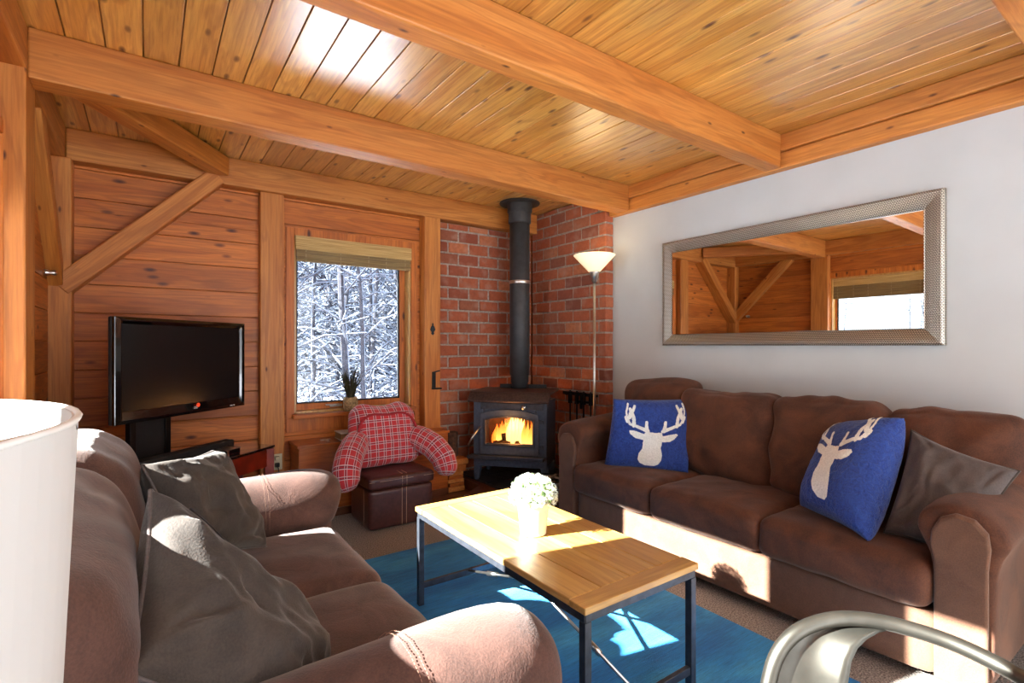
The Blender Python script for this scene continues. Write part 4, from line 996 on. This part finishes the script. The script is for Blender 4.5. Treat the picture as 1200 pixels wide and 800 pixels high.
# sheet splat: between left tube and a curved right edge
topP = [path[i]-rt for i in (2, 3, 4, 5, 6, 7)]
rows = []
lefts = [at(890, 1000, D=.79), at(892, 860, D=.82), at(900, 800, D=.835), at(909, 768, D=.84), at(926, 745, D=.845), at(950, 731, D=.85), at(990, 724, D=.85), at(1040, 731, D=.838)]
rights = [at(985, 1000, D=.79), at(993, 860, D=.80), at(994, 800, D=.805), at(998, 775, D=.81), at(1005, 760, D=.815), at(1016, 749, D=.82), at(1030, 741, D=.826), at(1050, 737, D=.834)]
rings = []
for a, b in zip(lefts, rights):
    f_ = [(a.lerp(b, t)+Vector((.012, .014, 0))*math.sin(PI*t))-rt for t in (0, .1, .2, .35, .5, .65, .8, .9, 1)]
    rings.append(f_+[p+Vector((.0008, .001, 0)) for p in f_[::-1]])
MB().loft(rings).build('back_splat', M_GUN, mc, smooth=True)
MB().prism([(-.17, -.17), (.15, -.20), (.19, .14), (-.13, .19)], .44, .455).build('seat', M_GUN, mc, bevel=.006)
for a, b in (((-.15, -.15), (-.2, -.2)), ((.14, -.17), (.19, -.22)), ((.17, .12), (.23, .16)), ((-.11, .17), (-.15, .23))):
    MB().loft([[(a[0]+dx*.02, a[1]+dy*.02, .44) for dx, dy in ((-1, -1), (1, -1), (1, 1), (-1, 1))], [(b[0]+dx*.012, b[1]+dy*.012, 0) for dx, dy in ((-1, -1), (1, -1), (1, 1), (-1, 1))]]).build('leg', M_GUN, mc, bevel=.003)
# ---------------------------------------------------------------- outdoors
gm = MB(); N = 30
for i in range(N+1):
    for j in range(N+1):
        x_ = -60+120*i/N; y_ = -30+110*j/N
        d_ = max(0, y_-8)*.05+max(0, -x_-10)*.05
        z_ = -.55+d_+(.25*noise.noise(Vector((x_*.2, y_*.2, 0))) if (y_ > 6 or x_ < -3) else 0)
        gm.v.append((x_, y_, z_ if not (-2 < x_ < 5 and -5 < y_ < 6) else -.6))
for i in range(N):
    for j in range(N): a = i*(N+1)+j; gm.f.append((a, a+1, a+N+2, a+N+1))
S(gm.build('ground', M_SNOW, smooth=True))
def tree_meshes(seed):
    r = random.Random(seed); H = r.uniform(7, 11); lean = Vector((r.uniform(-.14, .14), r.uniform(-.1, .1), 1)); tr = MB(); sn_ = MB(); P = []
    for k in range(9):
        t = k/8; P.append(Vector((lean.x*H*t+.12*noise.noise(Vector((t*3, seed, 0))), lean.y*H*t, H*t)))
    r0 = r.uniform(.045, .10); tr.tube(P, [r0*(1-.8*k/8) for k in range(9)], 7)
    for b in range(34):
        t = r.uniform(.08, .97); q = P[0].lerp(P[-1], t); a = r.uniform(0, 2*PI); L_ = r.uniform(.5, 1.9)*(1.1-t*.6); up = r.uniform(.1, .9)
        d_ = Vector((math.cos(a), math.sin(a), up)).normalized()
        mid = q+d_*L_*.5+Vector((0, 0, .04)); e = q+d_*L_+Vector((0, 0, -.12*L_))
        tr.tube([q, mid, e], [.016, .010, .004], 4); o3 = Vector((0, 0, .016)); sn_.tube([q+o3, mid+o3, e+o3], [.013, .012, .006], 4)
        for w in range(4):
            s0 = q.lerp(e, r.uniform(.25, .95)); e2 = s0+Vector((r.uniform(-1, 1), r.uniform(-1, 1), r.uniform(-.2, .6)))*.4
            tr.tube([s0, e2], [.005, .003], 3); sn_.tube([s0+Vector((0, 0, .008)), e2+Vector((0, 0, .008))], [.007, .006], 3)
    for k in range(8): sn_.tube([P[k]+Vector((-r0*.8, 0, 0)), P[k+1]+Vector((-r0*.6, 0, 0))], r0*.35*(1-k/9), 5)
    return tr.mesh('trunk'), sn_.mesh('snow_cover')
protos = [tree_meshes(s) for s in range(9)]
def tree(i, x_, y_, s, rz, label, group):
    base = -.55+max(0, y_-8)*.05+max(0, -x_-10)*.05-.2
    root = empty('bare_tree', (x_, y_, base), label, 'tree', group, rz); root.scale = (s, s, s)
    link('trunk', protos[i][0], M_BARK, root); link('snow_cover', protos[i][1], M_FROST, root)
rt_ = random.Random(11)
for k in range(130):
    y_ = 8.5+24*(k/129)**1.2; q = rt_.uniform(.12, .58); x_ = y_*q+rt_.uniform(-.4, .4)
    tree(k % 9, x_, y_, rt_.uniform(.7, 1.1), rt_.uniform(0, 6.28), 'bare snow-dusted tree in the wood outside the window', 'snowy trees outside the window')
for k in range(14):
    y_ = rt_.uniform(2, 16); x_ = -rt_.uniform(26, 34)
    tree(k % 9, x_, y_, .5, rt_.uniform(0, 6.28), 'small snowy tree far beyond the left wall window', 'distant trees beyond the left windows')
# dense twigs
r = random.Random(21); tw_ = MB(); ts_ = MB()
for k in range(15000):
    y_ = 11+24*r.random(); x_ = y_*r.uniform(.1, .6); z_ = -.4+(y_-8)*.05+r.uniform(.0, .42)*y_*r.random()**.5
    d_ = Vector((r.uniform(-1, 1), r.uniform(-.3, .3), r.uniform(-.3, 1.0)))*r.uniform(.15, .7); p = Vector((x_, y_, z_)); w = .006+.0006*y_
    m = ts_ if k % 2 else tw_; m.tube([p, p+d_], w*(1.3 if k % 3 else 1), 3, cap=False)
o = ts_.build('snowy_brush', M_FROST); tag(o, 'thicket of snow covered twigs filling the wood outside the window', 'undergrowth', kind='stuff')
o = tw_.build('bare_twigs', M_BARK); tag(o, 'grey bare twigs among the trees outside the window', 'undergrowth', kind='stuff')
